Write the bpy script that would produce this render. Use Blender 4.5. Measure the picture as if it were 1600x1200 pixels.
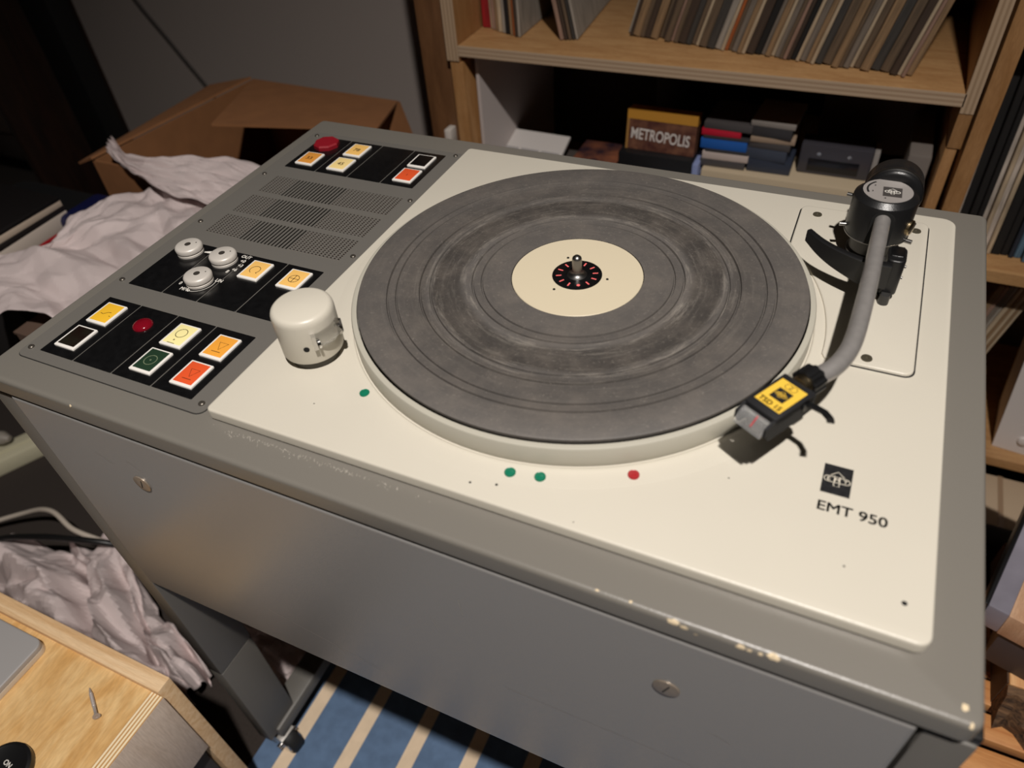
import bpy, bmesh, math, random
import numpy as np
from mathutils import Matrix, Vector, Euler
random.seed(7)
scn = bpy.context.scene
for o in list(bpy.data.objects):
    bpy.data.objects.remove(o)
C = scn.collection
H = 0.77                                   # height of the deck plate above the floor
def R(d): return math.radians(d)

# ---------------------------------------------------------------- camera
cam = bpy.data.cameras.new('camera'); camo = bpy.data.objects.new('camera', cam); C.objects.link(camo)
camo.location = (0.1585, -0.4101, 0.3313 + H)
camo.rotation_euler = (R(46.3164), R(3.9097), R(24.4804))
cam.sensor_width = 36.0; cam.lens = 1151.77 / 1600 * 36.0
cam.clip_start = 0.01
cam.dof.use_dof = True; cam.dof.focus_distance = 0.60; cam.dof.aperture_fstop = 6.0
scn.camera = camo
# ---------------------------------------------------------------- world, lamp, exposure
w = bpy.data.worlds.new('room_ambient'); scn.world = w; w.use_nodes = True
bg = w.node_tree.nodes['Background']; bg.inputs[0].default_value = (1.0, 0.86, 0.74, 1); bg.inputs[1].default_value = 0.004
ld = bpy.data.lights.new('ceiling_spot', 'SPOT'); ld.energy = 158; ld.color = (1.0, 0.94, 0.88); ld.shadow_soft_size = 0.028
ld.spot_size = R(104); ld.spot_blend = 1.0
lo = bpy.data.objects.new('ceiling_spot', ld); C.objects.link(lo); lo.location = (0.40, -0.655, 1.55 + H)
lo.rotation_euler = (Vector((-0.05, -0.45, 0.40)) - lo.location).to_track_quat('-Z', 'Y').to_euler()
vs = scn.view_settings
vs.view_transform = 'Standard'; vs.look = 'None'; vs.gamma = 1.0; vs.use_curve_mapping = False
vs.exposure = 0.0

# ---------------------------------------------------------------- materials
def lin(c):
    c = c / 255.0
    return c / 12.92 if c <= 0.04045 else ((c + 0.055) / 1.055) ** 2.4
def rgb(r, g, b): return (lin(r), lin(g), lin(b), 1.0)
MATS = {}
def mat(name, col, rough=0.5, metal=0.0, bump=0.0, bscale=400.0, var=0.0, vscale=20.0, vcol=None, stretch=None, spec=0.5, trans=0.0, clear=0.0, detail=4.0):
    """Principled material with an optional noise colour variation (var/vcol) and fine noise relief (bump)."""
    if name in MATS: return MATS[name]
    m = bpy.data.materials.new(name); m.use_nodes = True
    nt = m.node_tree; b = nt.nodes['Principled BSDF']
    b.inputs['Base Color'].default_value = col; b.inputs['Roughness'].default_value = rough
    b.inputs['Metallic'].default_value = metal; b.inputs['Specular IOR Level'].default_value = spec
    b.inputs['Transmission Weight'].default_value = trans; b.inputs['Coat Weight'].default_value = clear
    tc = nt.nodes.new('ShaderNodeTexCoord'); mp = nt.nodes.new('ShaderNodeMapping')
    nt.links.new(tc.outputs['Object'], mp.inputs[0])
    if stretch: mp.inputs['Scale'].default_value = stretch
    if var:
        n = nt.nodes.new('ShaderNodeTexNoise'); n.inputs['Scale'].default_value = vscale; n.inputs['Detail'].default_value = detail
        nt.links.new(mp.outputs[0], n.inputs['Vector'])
        r = nt.nodes.new('ShaderNodeValToRGB'); r.color_ramp.elements[0].position = 0.5 - 0.5 * min(1, 0.35); r.color_ramp.elements[1].position = 0.5 + 0.5 * min(1, 0.35)
        v = vcol or tuple([c * (1 - var) for c in col[:3]] + [1])
        r.color_ramp.elements[0].color = v; r.color_ramp.elements[1].color = col
        nt.links.new(n.outputs[0], r.inputs[0]); nt.links.new(r.outputs[0], b.inputs['Base Color'])
    if bump:
        n2 = nt.nodes.new('ShaderNodeTexNoise'); n2.inputs['Scale'].default_value = bscale; n2.inputs['Detail'].default_value = 2
        nt.links.new(mp.outputs[0], n2.inputs['Vector'])
        bp = nt.nodes.new('ShaderNodeBump'); bp.inputs['Strength'].default_value = bump; bp.inputs['Distance'].default_value = 0.001
        nt.links.new(n2.outputs[0], bp.inputs['Height']); nt.links.new(bp.outputs[0], b.inputs['Normal'])
    MATS[name] = m
    return m
GREY = mat('grey_paint', rgb(117, 113, 106), 0.32, bump=0.12, bscale=1400)
GREYP = mat('grey_panel_paint', rgb(104, 101, 96), 0.45, bump=0.10, bscale=1400)
FRONT = mat('grey_front_paint', rgb(138, 136, 134), 0.25, bump=0.16, bscale=1100)
CREAM = mat('cream_paint', rgb(206, 200, 186), 0.36, bump=0.10, bscale=1300, var=0.05, vscale=6)
CREAM2 = mat('cream_platter', rgb(178, 174, 161), 0.42)
BLACKG = mat('black_gloss_plate', rgb(13, 13, 14), 0.25, var=0.3, vscale=160, vcol=rgb(19, 19, 20))
BLACK = mat('black_plastic', rgb(20, 20, 21), 0.38, bump=0.05, bscale=900)
BLACKM = mat('black_satin_metal', rgb(26, 26, 27), 0.32, bump=0.12, bscale=1500)
DARK = mat('dark_gap', rgb(10, 10, 10), 0.8)
FAST = mat('fastener_metal', rgb(164, 150, 134), 0.35, 0.45, var=0.3, vscale=120)
HOODM = mat('nickel_hood', rgb(196, 192, 186), 0.25, 0.5)
RUBBER = mat('castor_rubber', rgb(28, 28, 28), 0.6)
CHROME = mat('chrome', rgb(200, 198, 195), 0.18, 1.0)
STEEL = mat('brushed_steel', rgb(150, 148, 146), 0.34, 1.0, var=0.15, vscale=120)
TUBE = mat('arm_tube_metal', rgb(170, 166, 163), 0.36, 0.5, var=0.12, vscale=160, bump=0.04, bscale=900)
BRASS = mat('brass_screw', rgb(190, 170, 135), 0.3, 1.0)
ALU = mat('aluminium_knob', rgb(206, 200, 192), 0.42, 0.15)
WHITEP = mat('white_button_frame', rgb(236, 232, 226), 0.4)
PRINTW = mat('white_print', rgb(226, 222, 214), 0.6)
PRINTK = mat('black_print', rgb(18, 18, 20), 0.5, var=0.4, vscale=300, vcol=rgb(34, 34, 36))
PRINTD = mat('deck_lettering', rgb(12, 12, 14), 0.5)
ICON = mat('icon_print', rgb(60, 44, 20), 0.6)
ICONG = mat('icon_print_pale', rgb(120, 132, 104), 0.6)
B_YEL = mat('button_yellow', rgb(240, 188, 52), 0.35); B_CRM = mat('button_pale_yellow', rgb(248, 236, 168), 0.35)
B_ORG = mat('button_orange', rgb(240, 165, 62), 0.35); B_RED = mat('button_red_orange', rgb(226, 88, 46), 0.35)
B_GRN = mat('button_green', rgb(36, 58, 42), 0.35); B_BLK = mat('button_dark_olive', rgb(32, 32, 24), 0.3, var=0.3, vscale=90, vcol=rgb(28, 18, 14))
B_AMB = mat('button_amber', rgb(222, 150, 64), 0.35); B_DRK = mat('button_black', rgb(14, 13, 13), 0.3)
B_LYE = mat('button_light_amber', rgb(246, 196, 110), 0.35); B_45 = mat('button_light_yellow', rgb(250, 222, 150), 0.35)
REDLENS = mat('red_lens', rgb(120, 12, 28), 0.12, clear=0.6); REDCAP = mat('red_cap', rgb(138, 20, 34), 0.45)
GRNLENS = mat('green_lens', rgb(14, 112, 84), 0.3); REDLED = mat('red_led', rgb(160, 38, 42), 0.3)
CLEAR = mat('clear_acrylic', rgb(250, 250, 250), 0.03, trans=1.0)
YELLAB = mat('yellow_label', rgb(232, 190, 70), 0.4)
PINK = mat('strobe_pink', rgb(245, 112, 112), 0.5)

def node_mat(name):
    m = bpy.data.materials.new(name); m.use_nodes = True
    return m, m.node_tree, m.node_tree.nodes['Principled BSDF']
def N(nt, t, **k):
    n = nt.nodes.new(t)
    for a, v in k.items():
        if a == 'op': n.operation = v
        else: n.inputs[a].default_value = v
    return n
def ramp(nt, src, stops):
    r = nt.nodes.new('ShaderNodeValToRGB'); e = r.color_ramp.elements
    while len(e) < len(stops): e.new(0.5)
    for i, (p, c) in enumerate(stops):
        e[i].position = p; e[i].color = c
    nt.links.new(src, r.inputs[0]); return r
def mixc(nt, fac, a, b):
    m = nt.nodes.new('ShaderNodeMix'); m.data_type = 'RGBA'
    for s, v in ((0, fac), (6, a), (7, b)):
        if isinstance(v, (float, int)): m.inputs[s].default_value = v
        elif isinstance(v, tuple): m.inputs[s].default_value = v
        else: nt.links.new(v, m.inputs[s])
    return m.outputs[2]

# dusty rubber mat: worn dark band in the middle, dust left over it in rings and smears
def rubber_mat():
    m, nt, b = node_mat('dusty_rubber')
    tc = N(nt, 'ShaderNodeTexCoord'); sp = N(nt, 'ShaderNodeSeparateXYZ'); nt.links.new(tc.outputs['Object'], sp.inputs[0])
    x2 = N(nt, 'ShaderNodeMath', op='MULTIPLY'); nt.links.new(sp.outputs[0], x2.inputs[0]); nt.links.new(sp.outputs[0], x2.inputs[1])
    y2 = N(nt, 'ShaderNodeMath', op='MULTIPLY_ADD'); nt.links.new(sp.outputs[1], y2.inputs[0]); nt.links.new(sp.outputs[1], y2.inputs[1]); nt.links.new(x2.outputs[0], y2.inputs[2])
    rr = N(nt, 'ShaderNodeMath', op='SQRT'); nt.links.new(y2.outputs[0], rr.inputs[0])
    n0 = N(nt, 'ShaderNodeTexNoise', Scale=16.0, Detail=3.0); nt.links.new(tc.outputs['Object'], n0.inputs['Vector'])
    ad = N(nt, 'ShaderNodeMath', op='MULTIPLY_ADD'); nt.links.new(n0.outputs[0], ad.inputs[0]); ad.inputs[1].default_value = 0.010; nt.links.new(rr.outputs[0], ad.inputs[2])
    sc = N(nt, 'ShaderNodeMath', op='MULTIPLY'); nt.links.new(ad.outputs[0], sc.inputs[0]); sc.inputs[1].default_value = 5.4
    def g(v): v -= 11; return rgb(v + 3, v - 1, v - 4)
    base = ramp(nt, sc.outputs[0], [(0.30, g(95)), (0.42, g(92)), (0.455, g(100)), (0.485, g(72)), (0.575, g(67)), (0.60, g(94)), (0.63, g(82)), (0.70, g(86)), (0.76, g(90)), (0.90, g(96))])
    n1 = N(nt, 'ShaderNodeTexNoise', Scale=42.0, Detail=8.0, Roughness=0.68); nt.links.new(tc.outputs['Object'], n1.inputs['Vector'])
    d1 = ramp(nt, n1.outputs[0], [(0.42, (0.0, 0.0, 0.0, 1)), (0.75, (1, 1, 1, 1))])
    n2 = N(nt, 'ShaderNodeTexNoise', Scale=420.0, Detail=5.0, Roughness=0.7); nt.links.new(tc.outputs['Object'], n2.inputs['Vector'])
    d2 = ramp(nt, n2.outputs[0], [(0.58, (0, 0, 0, 1)), (0.78, (1, 1, 1, 1))])
    mu = N(nt, 'ShaderNodeMath', op='MULTIPLY'); nt.links.new(d1.outputs[0], mu.inputs[0]); mu.inputs[1].default_value = 0.34
    c1 = mixc(nt, mu.outputs[0], base.outputs[0], rgb(126, 117, 108))
    mu2 = N(nt, 'ShaderNodeMath', op='MULTIPLY'); nt.links.new(d2.outputs[0], mu2.inputs[0]); mu2.inputs[1].default_value = 0.40
    c2 = mixc(nt, mu2.outputs[0], c1, rgb(152, 144, 134))
    an = N(nt, 'ShaderNodeMath', op='ARCTAN2'); nt.links.new(sp.outputs[1], an.inputs[0]); nt.links.new(sp.outputs[0], an.inputs[1])
    rk = N(nt, 'ShaderNodeMath', op='MULTIPLY'); nt.links.new(rr.outputs[0], rk.inputs[0]); rk.inputs[1].default_value = 260.0
    ak = N(nt, 'ShaderNodeMath', op='MULTIPLY'); nt.links.new(an.outputs[0], ak.inputs[0]); ak.inputs[1].default_value = 2.6
    cv = N(nt, 'ShaderNodeCombineXYZ'); nt.links.new(rk.outputs[0], cv.inputs[0]); nt.links.new(ak.outputs[0], cv.inputs[1])
    n3 = N(nt, 'ShaderNodeTexNoise', Scale=1.0, Detail=7.0, Roughness=0.75); nt.links.new(cv.outputs[0], n3.inputs['Vector'])
    d3 = ramp(nt, n3.outputs[0], [(0.50, (0, 0, 0, 1)), (0.72, (1, 1, 1, 1))])
    k5 = N(nt, 'ShaderNodeMath', op='MULTIPLY'); nt.links.new(rr.outputs[0], k5.inputs[0]); k5.inputs[1].default_value = 5.0
    lo_, hi_ = (0.1, 0.1, 0.1, 1), (0.85, 0.85, 0.85, 1)
    bm3 = ramp(nt, k5.outputs[0], [(0.30, lo_), (0.37, lo_), (0.395, hi_), (0.44, (0.3, 0.3, 0.3, 1)), (0.49, (0.15, 0.15, 0.15, 1)), (0.525, hi_), (0.56, (0.3, 0.3, 0.3, 1)), (0.62, lo_)])
    m3 = N(nt, 'ShaderNodeMath', op='MULTIPLY'); nt.links.new(d3.outputs[0], m3.inputs[0]); nt.links.new(bm3.outputs[0], m3.inputs[1])
    c2 = mixc(nt, m3.outputs[0], c2, rgb(150, 143, 134))
    nt.links.new(c2, b.inputs['Base Color']); b.inputs['Roughness'].default_value = 0.62
    bp = N(nt, 'ShaderNodeBump', Strength=0.15, Distance=0.0006); nt.links.new(n2.outputs[0], bp.inputs['Height']); nt.links.new(bp.outputs[0], b.inputs['Normal'])
    return m
RUBMAT = rubber_mat()

def wood_mat(name, c1, c2, scale=(1, 12, 12), rough=0.5, wscale=6.0, dist=6.0):
    m, nt, b = node_mat(name)
    tc = N(nt, 'ShaderNodeTexCoord'); mp = N(nt, 'ShaderNodeMapping'); mp.inputs['Scale'].default_value = scale
    nt.links.new(tc.outputs['Object'], mp.inputs[0])
    n = N(nt, 'ShaderNodeTexNoise', Scale=wscale, Detail=6.0, Distortion=dist * 0.15); nt.links.new(mp.outputs[0], n.inputs['Vector'])
    r = ramp(nt, n.outputs[0], [(0.35, c1), (0.65, c2)])
    n2 = N(nt, 'ShaderNodeTexNoise', Scale=wscale * 14, Detail=3.0); nt.links.new(mp.outputs[0], n2.inputs['Vector'])
    r2 = ramp(nt, n2.outputs[0], [(0.3, (0.82, 0.8, 0.78, 1)), (0.7, (1, 1, 1, 1))])
    mx = nt.nodes.new('ShaderNodeMix'); mx.data_type = 'RGBA'; mx.blend_type = 'MULTIPLY'; mx.inputs[0].default_value = 1.0
    nt.links.new(r.outputs[0], mx.inputs[6]); nt.links.new(r2.outputs[0], mx.inputs[7])
    nt.links.new(mx.outputs[2], b.inputs['Base Color']); b.inputs['Roughness'].default_value = rough
    return m
def ply_mat(name, c1, c2, axis, pitch, rough=0.55):
    """plywood edge: alternating veneer layers stacked along one object axis"""
    m, nt, b = node_mat(name)
    tc = N(nt, 'ShaderNodeTexCoord'); sp = N(nt, 'ShaderNodeSeparateXYZ'); nt.links.new(tc.outputs['Object'], sp.inputs[0])
    k = N(nt, 'ShaderNodeMath', op='MULTIPLY'); nt.links.new(sp.outputs[axis], k.inputs[0]); k.inputs[1].default_value = 2 * math.pi / pitch
    s = N(nt, 'ShaderNodeMath', op='SINE'); nt.links.new(k.outputs[0], s.inputs[0])
    h = N(nt, 'ShaderNodeMath', op='MULTIPLY_ADD'); nt.links.new(s.outputs[0], h.inputs[0]); h.inputs[1].default_value = 0.5; h.inputs[2].default_value = 0.5
    r = ramp(nt, h.outputs[0], [(0.25, c1), (0.6, c2)])
    nt.links.new(r.outputs[0], b.inputs['Base Color']); b.inputs['Roughness'].default_value = rough
    return m
SHELFWOOD = wood_mat('shelf_birch_face', rgb(176, 132, 86), rgb(192, 150, 102), (2, 10, 10), 0.5)
SHELFWOODX = wood_mat('shelf_birch_face_upright', rgb(160, 116, 70), rgb(178, 134, 88), (10, 10, 1.5), 0.55)
SHELFPLY = ply_mat('shelf_ply_edge', rgb(164, 138, 112), rgb(186, 162, 136), 2, 0.0062)
SHELFPLYV = ply_mat('shelf_ply_edge_upright', rgb(160, 134, 106), rgb(184, 158, 130), 0, 0.0062)
BIRCH = wood_mat('birch_top', rgb(220, 172, 108), rgb(240, 202, 144), (6, 1.4, 6), 0.42, 5.0, 14.0)
PINELIP = wood_mat('birch_lip', rgb(222, 182, 134), rgb(240, 208, 166), (1, 22, 22), 0.5)
BIRCHPLY = ply_mat('birch_ply_edge', rgb(198, 150, 92), rgb(250, 232, 196), 0, 0.0040)
PALEFACE = wood_mat('pale_birch_face', rgb(218, 198, 180), rgb(230, 212, 196), (8, 8, 0.8), 0.5)
PINE = wood_mat('pine_slat', rgb(196, 128, 72), rgb(222, 160, 100), (1, 14, 14), 0.55)
PINEY = wood_mat('pine_beam', rgb(206, 142, 84), rgb(236, 184, 126), (14, 1, 14), 0.55)
BARK = wood_mat('bark', rgb(46, 34, 26), rgb(128, 98, 70), (3, 30, 30), 0.9)
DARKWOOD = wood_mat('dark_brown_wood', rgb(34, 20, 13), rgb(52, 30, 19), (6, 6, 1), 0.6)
BROWNWOOD = wood_mat('brown_post_wood', rgb(104, 70, 42), rgb(124, 86, 54), (8, 8, 1), 0.6)
CARD = mat('cardboard', rgb(146, 98, 60), 0.85, var=0.12, vscale=30, bump=0.05, bscale=300)
PAPER = mat('white_paper', rgb(214, 199, 197), 0.75, var=0.05, vscale=8, bump=0.03, bscale=600)
WALL = mat('wall_paint', rgb(182, 170, 163), 0.85, bump=0.15, bscale=120)
FLOORM = mat('dark_carpet', rgb(56, 48, 43), 0.95, bump=0.3, bscale=700, var=0.25, vscale=300)
RUGB = mat('rug_blue', rgb(104, 130, 164), 0.95, bump=0.3, bscale=900, var=0.2, vscale=60)
RUGS = mat('rug_cream', rgb(238, 214, 184), 0.95, bump=0.3, bscale=900, var=0.1, vscale=60)

# ---------------------------------------------------------------- mesh helpers
def fin(o, parent=None, **props):
    C.objects.link(o)
    if parent: o.parent = parent
    for k, v in props.items(): o[k] = v
    return o
def tag(o, label, cat=None, group=None, kind=None):
    o['label'] = label
    if cat: o['category'] = cat
    if group: o['group'] = group
    if kind: o['kind'] = kind
    return o
def thing(name, label, cat, loc=(0, 0, 0), rot=(0, 0, 0), group=None):
    o = bpy.data.objects.new(name, None); o.empty_display_size = 0.05; o.location = loc; o.rotation_euler = rot
    C.objects.link(o); return tag(o, label, cat, group)
def mk(name, V, F, m, parent=None, smooth=None, loc=None):
    me = bpy.data.meshes.new(name); me.from_pydata([tuple(v) for v in V], [], F); me.update()
    bm = bmesh.new(); bm.from_mesh(me); bmesh.ops.recalc_face_normals(bm, faces=bm.faces); bm.to_mesh(me); bm.free()
    if smooth is not None:
        me.shade_smooth(); me.set_sharp_from_angle(angle=R(smooth))
    ms = m if isinstance(m, (list, tuple)) else [m]
    for x in ms: me.materials.append(x)
    o = bpy.data.objects.new(name, me)
    if loc: o.location = loc
    return fin(o, parent)
class MB:
    def __init__(s): s.V = []; s.F = []
    def add(s, V, F):
        n = len(s.V); s.V += [tuple(v) for v in V]; s.F += [tuple(i + n for i in f) for f in F]; return s
    def box(s, x0, x1, y0, y1, z0, z1, M=None):
        V = [Vector((x, y, z)) for z in (z0, z1) for y in (y0, y1) for x in (x0, x1)]
        if M: V = [M @ v for v in V]
        return s.add(V, [(0, 2, 3, 1), (4, 5, 7, 6), (0, 1, 5, 4), (2, 6, 7, 3), (0, 4, 6, 2), (1, 3, 7, 5)])
    def rings(s, rings, cap0=True, cap1=True, closed=True):
        n = len(rings[0]); V = [p for r in rings for p in r]; F = []
        for i in range(len(rings) - 1):
            for j in range(n if closed else n - 1):
                k = (j + 1) % n; F.append((i * n + j, i * n + k, (i + 1) * n + k, (i + 1) * n + j))
        if cap0: F.append(tuple(range(n))[::-1])
        if cap1: F.append(tuple(range((len(rings) - 1) * n, len(rings) * n)))
        return s.add(V, F)
    def lathe(s, prof, c=(0, 0, 0), n=48, M=None, cap=True):
        rings = []
        for r, z in prof:
            P = [Vector((max(r, 1e-5) * math.cos(2 * math.pi * i / n), max(r, 1e-5) * math.sin(2 * math.pi * i / n), z)) for i in range(n)]
            if M: P = [M @ q for q in P]
            rings.append([Vector(c) + q for q in P])
        return s.rings(rings, cap, cap)
    def tube(s, pts, rad, n=14):
        pts = [Vector(q) for q in pts]; rad = rad if isinstance(rad, (list, tuple)) else [rad] * len(pts)
        t0 = (pts[1] - pts[0]).normalized(); u = t0.orthogonal().normalized(); rings = []
        for i, q in enumerate(pts):
            t = (pts[min(i + 1, len(pts) - 1)] - pts[max(i - 1, 0)]).normalized()
            u = (u - t * u.dot(t)).normalized(); v = t.cross(u)
            rings.append([q + (u * math.cos(2 * math.pi * k / n) + v * math.sin(2 * math.pi * k / n)) * rad[i] for k in range(n)])
        return s.rings(rings)
    def build(s, name, m, parent=None, smooth=None, loc=None): return mk(name, s.V, s.F, m, parent, smooth, loc)
def bevelled(name, V, F, m, parent, b, seg=2, loc=None, rot=None):
    me = bpy.data.meshes.new(name); me.from_pydata([tuple(v) for v in V], [], F); me.update()
    bm = bmesh.new(); bm.from_mesh(me); bmesh.ops.recalc_face_normals(bm, faces=bm.faces)
    if b: bmesh.ops.bevel(bm, geom=list(bm.edges), offset=b, segments=seg, profile=0.5, affect='EDGES', clamp_overlap=True)
    bm.to_mesh(me); bm.free(); me.shade_smooth(); me.set_sharp_from_angle(angle=R(40 if seg > 1 else 20))
    for x in (m if isinstance(m, (list, tuple)) else [m]): me.materials.append(x)
    o = bpy.data.objects.new(name, me)
    if loc: o.location = loc
    if rot: o.rotation_euler = rot
    return fin(o, parent)
def box(name, x, y, z, m, parent=None, b=0.0, seg=2, loc=None, rot=None):
    q = MB().box(x[0], x[1], y[0], y[1], z[0], z[1])
    return bevelled(name, q.V, q.F, m, parent, b, seg, loc, rot)
def rrect(x0, x1, y0, y1, r, n=5):
    out = []
    r = r if isinstance(r, (list, tuple)) else [r] * 4      # order: x1y1, x0y1, x0y0, x1y0
    for (cx, cy, a, rr) in ((x1, y1, 0, r[0]), (x0, y1, 90, r[1]), (x0, y0, 180, r[2]), (x1, y0, 270, r[3])):
        sx = -1 if cx == x1 else 1; sy = -1 if cy == y1 else 1
        for k in range(n + 1):
            t = R(a + 90 * k / n); out.append((cx + sx * rr + rr * math.cos(t), cy + sy * rr + rr * math.sin(t)))
    return out
def plate(name, x0, x1, y0, y1, z0, z1, m, parent=None, r=0.002, b=0.0006, M=None, seg=3, loc=None):
    """rounded-corner plate with a rounded top edge"""
    r = r if isinstance(r, (list, tuple)) else [r] * 4
    lay = [(0, z0), (0, z1 - b)] + [(b * (1 - math.cos(R(90 * k / seg))), z1 - b + b * math.sin(R(90 * k / seg))) for k in range(1, seg + 1)]
    rings = [[Vector((px, py, zz)) for px, py in rrect(x0 + d, x1 - d, y0 + d, y1 - d, [max(q - d, 1e-4) for q in r])] for d, zz in lay]
    if M: rings = [[M @ v for v in rg] for rg in rings]
    return MB().rings(rings).build(name, m, parent, 35, loc)
def stroke(mb, pts, wd, z, closed=False, th=0.00012, M=None):
    """flat printed line of width wd along 2-D points"""
    P = [Vector((a, b)) for a, b in pts]; n = len(P); L = []; Rr = []
    for i in range(n):
        a = P[(i - 1) % n] if (closed or i > 0) else P[i]; c = P[(i + 1) % n] if (closed or i < n - 1) else P[i]
        t = (c - a).normalized(); nn = Vector((-t.y, t.x)) * wd / 2
        L.append(P[i] + nn); Rr.append(P[i] - nn)
    V = [Vector((q.x, q.y, z + th)) for q in L + Rr]
    if M: V = [M @ v for v in V]
    F = [(i, (i + 1) % n, n + (i + 1) % n, n + i) for i in range(n if closed else n - 1)]
    mb.add(V, F); return mb
def circ(cx, cy, r, n=32, a0=0, a1=360):
    m = n if a1 - a0 >= 360 else n + 1
    return [(cx + r * math.cos(R(a0 + (a1 - a0) * i / n)), cy + r * math.sin(R(a0 + (a1 - a0) * i / n))) for i in range(m)]
def text(name, s, size, m, parent, M, sx=1.0, align='LEFT', bold=0.0):
    cu = bpy.data.curves.new('t', 'FONT'); cu.body = s; cu.size = size; cu.align_x = align; cu.extrude = 0.00004; cu.offset = bold
    cu.fill_mode = 'FRONT'; cu.resolution_u = 4
    t = bpy.data.objects.new('t', cu); C.objects.link(t)
    dg = bpy.context.evaluated_depsgraph_get(); dg.update()
    me = bpy.data.meshes.new_from_object(t.evaluated_get(dg)); bpy.data.objects.remove(t)
    me.transform(M @ Matrix.Diagonal((sx, 1, 1, 1))); me.materials.clear(); me.materials.append(m); me.name = name
    return fin(bpy.data.objects.new(name, me), parent)
def T(x, y, z, rz=0): return Matrix.Translation((x, y, z)) @ Matrix.Rotation(R(rz), 4, 'Z')

# ---------------------------------------------------------------- the setting
def struct(o): o['kind'] = 'structure'; return o
struct(box('floor', (-2.6, 1.6), (-1.6, 1.06), (-0.05, 0.0), FLOORM))
struct(box('wall_back', (-2.6, 1.6), (1.06, 1.14), (0.0, 2.5), WALL))
struct(box('wall_left', (-2.68, -2.6), (-1.6, 1.14), (0.0, 2.5), WALL))
struct(box('wall_front', (-2.6, 1.6), (-1.68, -1.6), (0.0, 2.5), mat('front_wall_paint', rgb(96, 88, 80), 0.85, bump=0.1, bscale=120)))
rug = thing('striped_rug', 'blue rug with narrow cream stripes lying under the console', 'rug', (0.1, -0.3, 0))
box('pile', (-0.515, 0.62), (-1.30, 0.42), (0.0, 0.006), RUGB, rug, 0.002)
for k in range(13):
    x0 = -0.480 + 0.0823 * k
    box('stripe', (x0, x0 + 0.0205), (-1.299, 0.419), (0.0055, 0.0068), RUGS, rug, 0.0)

# ================================================================ THE TURNTABLE CONSOLE
tt = thing('turntable_console', 'grey and cream broadcast record turntable on a wheeled metal console', 'turntable', (0, 0, 0))
Z = lambda z: z + H
# --- body
FX0, FX1, FY0, FY1 = -0.388, 0.2714, -0.221, 0.2210
def top_frame():
    lay = []
    b = 0.0030
    lay += [(0.0, -0.0235), (0.0, -0.009 - b)] + [(b * (1 - math.cos(R(90 * k / 4))), -0.009 - b + b * math.sin(R(90 * k / 4))) for k in range(1, 5)]
    rings = [[Vector((x, y, Z(zz))) for x, y in rrect(FX0 + d, FX1 - d, FY0 + d, FY1 - d, [0.006 - d * 0.9] * 4, 4)] for d, zz in lay]
    return MB().rings(rings).build('top_frame', GREY, tt, 35)
top = top_frame()
box('body', (-0.366, 0.249), (-0.205, 0.20), (Z(-0.280), Z(-0.0236)), DARK, tt)
fp = plate('front_panel', -0.3662, 0.2503, -0.285, -0.0268, 0, 0.0146, FRONT, tt, 0.002, 0.0030,
           Matrix.Translation((0, -0.206, H)) @ Matrix.Rotation(R(90), 4, 'X'), 4)
for x in (-0.2627, 0.1366):
    M = Matrix.Translation((x, -0.2211, Z(-0.083))) @ Matrix.Rotation(R(90), 4, 'X')
    s = MB().lathe([(0.0078, -0.001), (0.0078, 0.0004), (0.0070, 0.0007), (0.0, 0.0006)], n=28, M=M).build('panel_fastener', FAST, fp, 30)
    MB().box(-0.0050, 0.0050, -0.0004, 0.0004, 0.0006, 0.00075, M @ Matrix.Rotation(R(70), 4, 'Z')).build('screw_slot', DARK, fp)
box('side_panel', (-0.366, -0.360), (-0.16, 0.16), (Z(-0.285), Z(-0.0236)), GREYP, tt, 0.001)
box('side_panel', (0.243, 0.2495), (-0.16, 0.16), (Z(-0.285), Z(-0.0236)), GREYP, tt, 0.001)
box('back_panel', (-0.366, 0.2495), (0.2, 0.206), (Z(-0.285), Z(-0.0236)), GREYP, tt, 0.001)
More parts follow.
